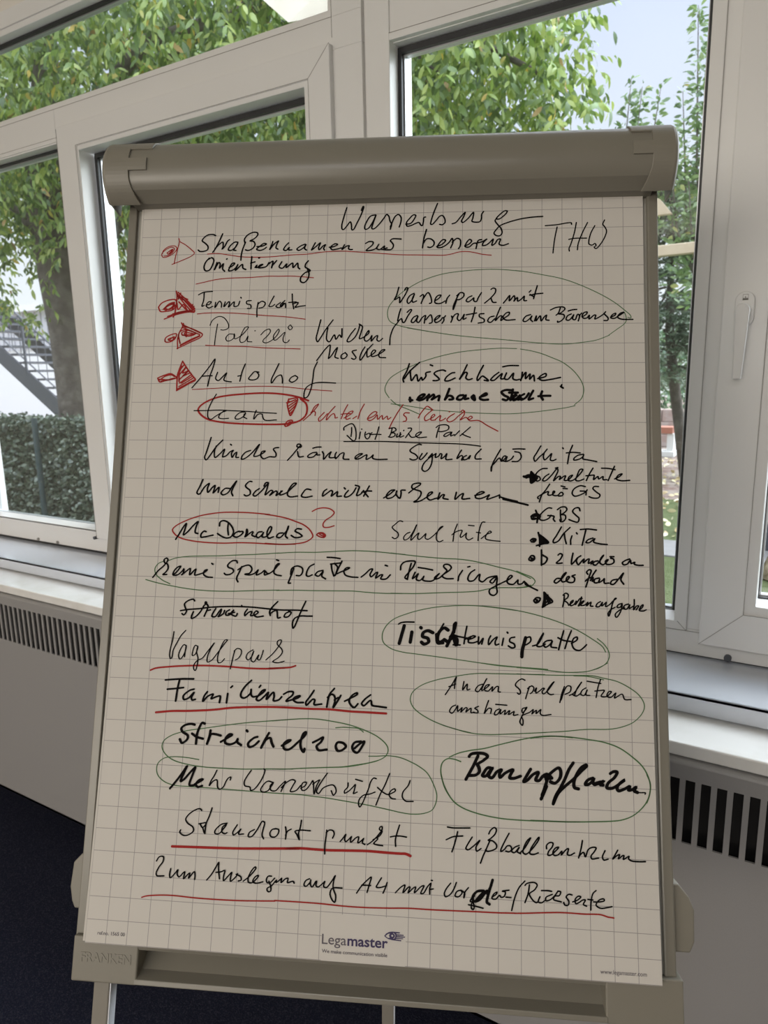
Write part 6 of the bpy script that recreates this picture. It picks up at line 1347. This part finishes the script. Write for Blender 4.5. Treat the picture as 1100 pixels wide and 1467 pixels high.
def shrub(name, label, cat, c, rad, n_, m, lmin=0.05, lmax=0.1, stem=True, group=None):
    t = empty(name, (c[0], c[1], GROUND))
    tag(t, label, cat, group)
    if stem:
        q_ = MB()
        q_.tube([(c[0], c[1], GROUND), (c[0] + 0.05, c[1], c[2])], [0.05, 0.03], 8)
        q_.out('stem', M_BARK, t, smooth=True)
    g = unit(RNG.normal(size=(n_, 3)))
    rr = RNG.uniform(0.55, 1, n_) ** 0.5
    lump = 1 + 0.16 * np.sin(g[:, 0] * 5 + 1) * np.cos(g[:, 2] * 6)
    b_ = np.array(c) + g * np.array(rad) * (rr * lump)[:, None]
    b_[:, 2] = np.maximum(b_[:, 2], GROUND + 0.02)
    a = unit(g + RNG.normal(size=(n_, 3)) * 0.6)
    l_ = RNG.uniform(lmin, lmax, n_)
    leaves('foliage', b_, a, l_, l_ * 0.5, m, t, 0.2)


shrub('shrub', 'dark rounded shrub at the back of the garden beside the spruce trunk', 'shrub', (-3.4, 15.9, -0.2), (1.3, 0.9, 1.2), 5200, L_BUSH, 0.07, 0.13)
shrub('shrub', 'taller dark shrub at the back of the garden right of the spruce', 'shrub', (-0.9, 18.2, 0.5), (1.7, 0.9, 2.0), 6500, L_BUSH, 0.07, 0.13)

# --- hedge in front of the outside stairs
hg = empty('hedge', (-7.3, 4.45, GROUND))
tag(hg, 'low clipped grey-green hedge outside the left window', 'hedge')
n_ = 17000
b_ = np.c_[RNG.uniform(-9.4, -5.35, n_), RNG.uniform(4.25, 4.85, n_), RNG.uniform(GROUND, -0.42, n_)]
front = RNG.uniform(size=n_) < 0.6
b_[front, 1] = 4.25 + np.abs(RNG.normal(size=front.sum())) * 0.07
topm = RNG.uniform(size=n_) < 0.25
b_[topm, 2] = -0.42 + RNG.normal(size=topm.sum()) * 0.025
a = unit(np.c_[RNG.normal(size=n_), RNG.normal(size=n_) - 0.6, RNG.normal(size=n_) * 0.7])
l_ = RNG.uniform(0.03, 0.06, n_)
leaves('foliage', b_, a, l_, l_ * 0.6, L_HEDGE, hg, 0.15)
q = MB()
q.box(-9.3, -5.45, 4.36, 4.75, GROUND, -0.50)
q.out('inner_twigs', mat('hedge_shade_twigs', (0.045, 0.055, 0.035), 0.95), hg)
ps = MB()
ps.tube([(-6.405, 4.12, GROUND), (-6.405, 4.12, -0.36)], 0.028, 12)
tag(ps.out('fence_post', mat('green_steel', (0.03, 0.055, 0.06), 0.5)), 'thin dark steel post standing against the hedge', 'post')
ps = MB()
ps.tube([(-7.62, 4.12, GROUND), (-7.62, 4.12, 0.55)], 0.035, 12)
tag(ps.out('fence_post', mat('grey_steel', (0.11, 0.12, 0.13), 0.5)), 'tall grey post at the left edge of the hedge', 'post')

# --- outside stairs
st = empty('outdoor_staircase', (-14.0, 9.3, GROUND))
tag(st, 'dark steel outdoor staircase with open treads and thin railing behind the hedge', 'staircase')
x0, z0, x1, z1 = -17.0, 2.05, -11.4, -1.45          # line of the treads
sl = (z1 - z0) / (x1 - x0)
for yy in (9.0, 10.1):
    q = MB()
    q.bar((x0, yy, z0 - 0.20), (x1, yy, z1 - 0.20), 0.04, 0.34, up=(0, 0, 1))
    q.out('stringer', M_METAL, st)
for k in range(20):
    xx = x0 + 0.15 + k * (x1 - x0) / 20
    zz = z0 + sl * (xx - x0)
    box('tread', xx - 0.02, xx + 0.27, 9.02, 10.08, zz - 0.045, zz, M_METAL, st)
q = MB()
q.tube([(x0, 9.0, z0 + 1.05), (x1, 9.0, z1 + 1.05)], 0.024, 8)
q.tube([(x0, 9.0, z0 + 0.2), (x1, 9.0, z1 + 0.2)], 0.016, 8)
q.out('handrail', M_METAL, st)
for k in range(5):
    xx = x0 + 0.35 + k * 1.3
    zz = z0 + sl * (xx - x0)
    q = MB()
    q.tube([(xx, 9.0, zz - 0.1), (xx, 9.0, zz + 1.05)], 0.03, 8)
    q.out('railing_post', M_METAL, st)
for k in range(20):
    xx = x0 + 0.4 + k * 0.27
    zz = z0 + sl * (xx - x0)
    q = MB()
    q.tube([(xx, 9.0, zz + 0.2), (xx, 9.0, zz + 1.04)], 0.008, 6)
    q.out('baluster', M_METAL, st)
gb = empty('garage_building', (-19.0, 14.0, GROUND))
tag(gb, 'low pale building with ribbed upper cladding behind the outdoor stairs', 'building')
box('wall', -30.0, -13.0, 14.0, 18.0, GROUND, 0.95, M_WHITEWALL, gb)
q = MB()
for k in range(57):
    q.box(-30 + k * 0.3, -30 + k * 0.3 + 0.22, 13.95, 14.0, 0.95, 2.1)
q.box(-30, -13.0, 14.0, 18.0, 0.95, 2.1)
q.out('cladding', M_CLAD, gb)
box('roof_edge', -30.2, -12.8, 13.7, 18.2, 2.1, 2.3, M_WHITEWALL, gb)

# --- pale bars and cream awning close to the windows
q = MB()
q.bar((-2.2, 4.02, 0.577), (0.9, 3.85, 0.577), 0.05, 0.052)
tag(q.out('pale_bar', M_BEIGE, None, 0.004), 'pale horizontal bar crossing in front of the apple trees', 'beam')
q = MB()
q.add([(-1.35, 4.05, 0.775), (-0.685, 4.0, 0.765), (-0.745, 4.0, 0.84), (-1.35, 4.05, 1.12),
       (-1.35, 4.09, 0.775), (-0.685, 4.04, 0.765), (-0.745, 4.04, 0.84), (-1.35, 4.09, 1.12)],
      [(0, 1, 2, 3), (7, 6, 5, 4), (0, 4, 5, 1), (1, 5, 6, 2), (2, 6, 7, 3), (3, 7, 4, 0)])
tag(q.out('pale_wedge', M_BEIGE), 'pale pointed piece above the horizontal bar', 'beam')
q = MB()
A3 = [(-1.835, 2.40, 1.322), (-1.30, 2.40, 1.262), (-1.02, 2.55, 1.80), (-2.30, 2.55, 1.72)]
q.add(A3 + [(x, y + 0.012, z + 0.004) for x, y, z in A3], [(0, 1, 2, 3), (7, 6, 5, 4), (0, 4, 5, 1), (1, 5, 6, 2), (2, 6, 7, 3), (3, 7, 4, 0)])
tag(q.out('panel', M_CREAM), 'cream awning corner outside the upper left pane', 'panel')

# --- bench, brick stack, stump
bn = empty('garden_bench', (-2.5, 12.9, GROUND))
tag(bn, 'low garden bench with red-brown plank and pale concrete supports', 'bench')
box('plank', -3.35, -1.97, 12.75, 13.05, -1.10, -0.99, M_REDWOOD, bn, 0.01)
box('support', -2.06, -1.95, 12.78, 13.02, GROUND, -1.10, M_PALESTONE, bn, 0.01)
box('support', -3.25, -3.13, 12.78, 13.02, GROUND, -1.10, M_PALESTONE, bn, 0.01)
box('foot_plate', -2.60, -1.93, 12.72, 13.06, GROUND, -1.40, M_PALESTONE, bn, 0.01)
for k in range(9):
    r_, c_ = divmod(k, 3)
    zz = GROUND + 0.001 + r_ * 0.24
    xx = -3.25 + c_ * 0.36 + 0.05 * r_
    ob = box('stone_block', xx, xx + 0.345, 14.4, 14.7, zz, zz + 0.238, M_BRICK, None, 0.015)
    tag(ob, 'weathered brown stone block, %s of the %s row of the stack behind the bench' % (('left', 'middle', 'right')[c_], ('bottom', 'middle', 'top')[r_]), 'stone', 'stacked stone blocks')
sm = empty('tree_stump', (-0.10, 5.6, GROUND))
tag(sm, 'gnarled pale dead wood stump on the grass, seen in the right-hand sash', 'stump')
q = MB()
q.tube([(-0.10, 5.6, GROUND), (-0.06, 5.6, -1.25), (-0.12, 5.6, -1.02), (-0.05, 5.62, -0.80), (-0.02, 5.6, -0.55)], [0.13, 0.09, 0.10, 0.075, 0.05], 12)
so = q.out('gnarled_trunk', M_STUMP, sm, smooth=True)
q = MB()
q.tube([(-0.06, 5.6, -0.95), (0.10, 5.55, -0.75), (0.14, 5.6, -0.5)], [0.06, 0.045, 0.02], 8)
q.out('side_branch', M_STUMP, sm, smooth=True)
bw = empty('garden_wall', (0.9, 6.55, GROUND))
tag(bw, 'low brick garden wall with dark plinth behind the pale stump', 'wall')
box('plinth', -0.29, 2.5, 6.4, 6.7, GROUND, -1.14, mat('dark_plinth', (0.05, 0.052, 0.06), 0.8), bw)
box('brickwork', -0.29, 2.5, 6.4, 6.7, -1.14, -0.84, M_BRICK, bw)
box('coping', -0.32, 2.5, 6.36, 6.74, -0.84, -0.79, M_PALESTONE, bw, 0.005)
# fallen leaves on the ground
n_ = 2600
b_ = np.c_[RNG.uniform(-6, 1, n_), RNG.uniform(6.5, 13.5, n_), np.full(n_, GROUND + 0.02)]
b_ = b_[~((b_[:, 0] > -0.45) & (b_[:, 1] < 6.9)) & (b_[:, 1] < 12.6)]
n_ = len(b_)
a = unit(np.c_[RNG.normal(size=(n_, 2)), RNG.normal(size=n_) * 0.15])
l_ = RNG.uniform(0.05, 0.10, n_)
fl = leaves('fallen_leaves', b_, a, l_, l_ * 0.5, leaf_mat('fallen_leaf', [(0.0, (0.36, 0.24, 0.12)), (0.5, (0.60, 0.50, 0.24)), (1.0, (0.72, 0.66, 0.46))], 0.1), None, 0.05)
tag(fl, 'fallen yellow and brown leaves scattered over the garden ground', 'leaves', kind='stuff')
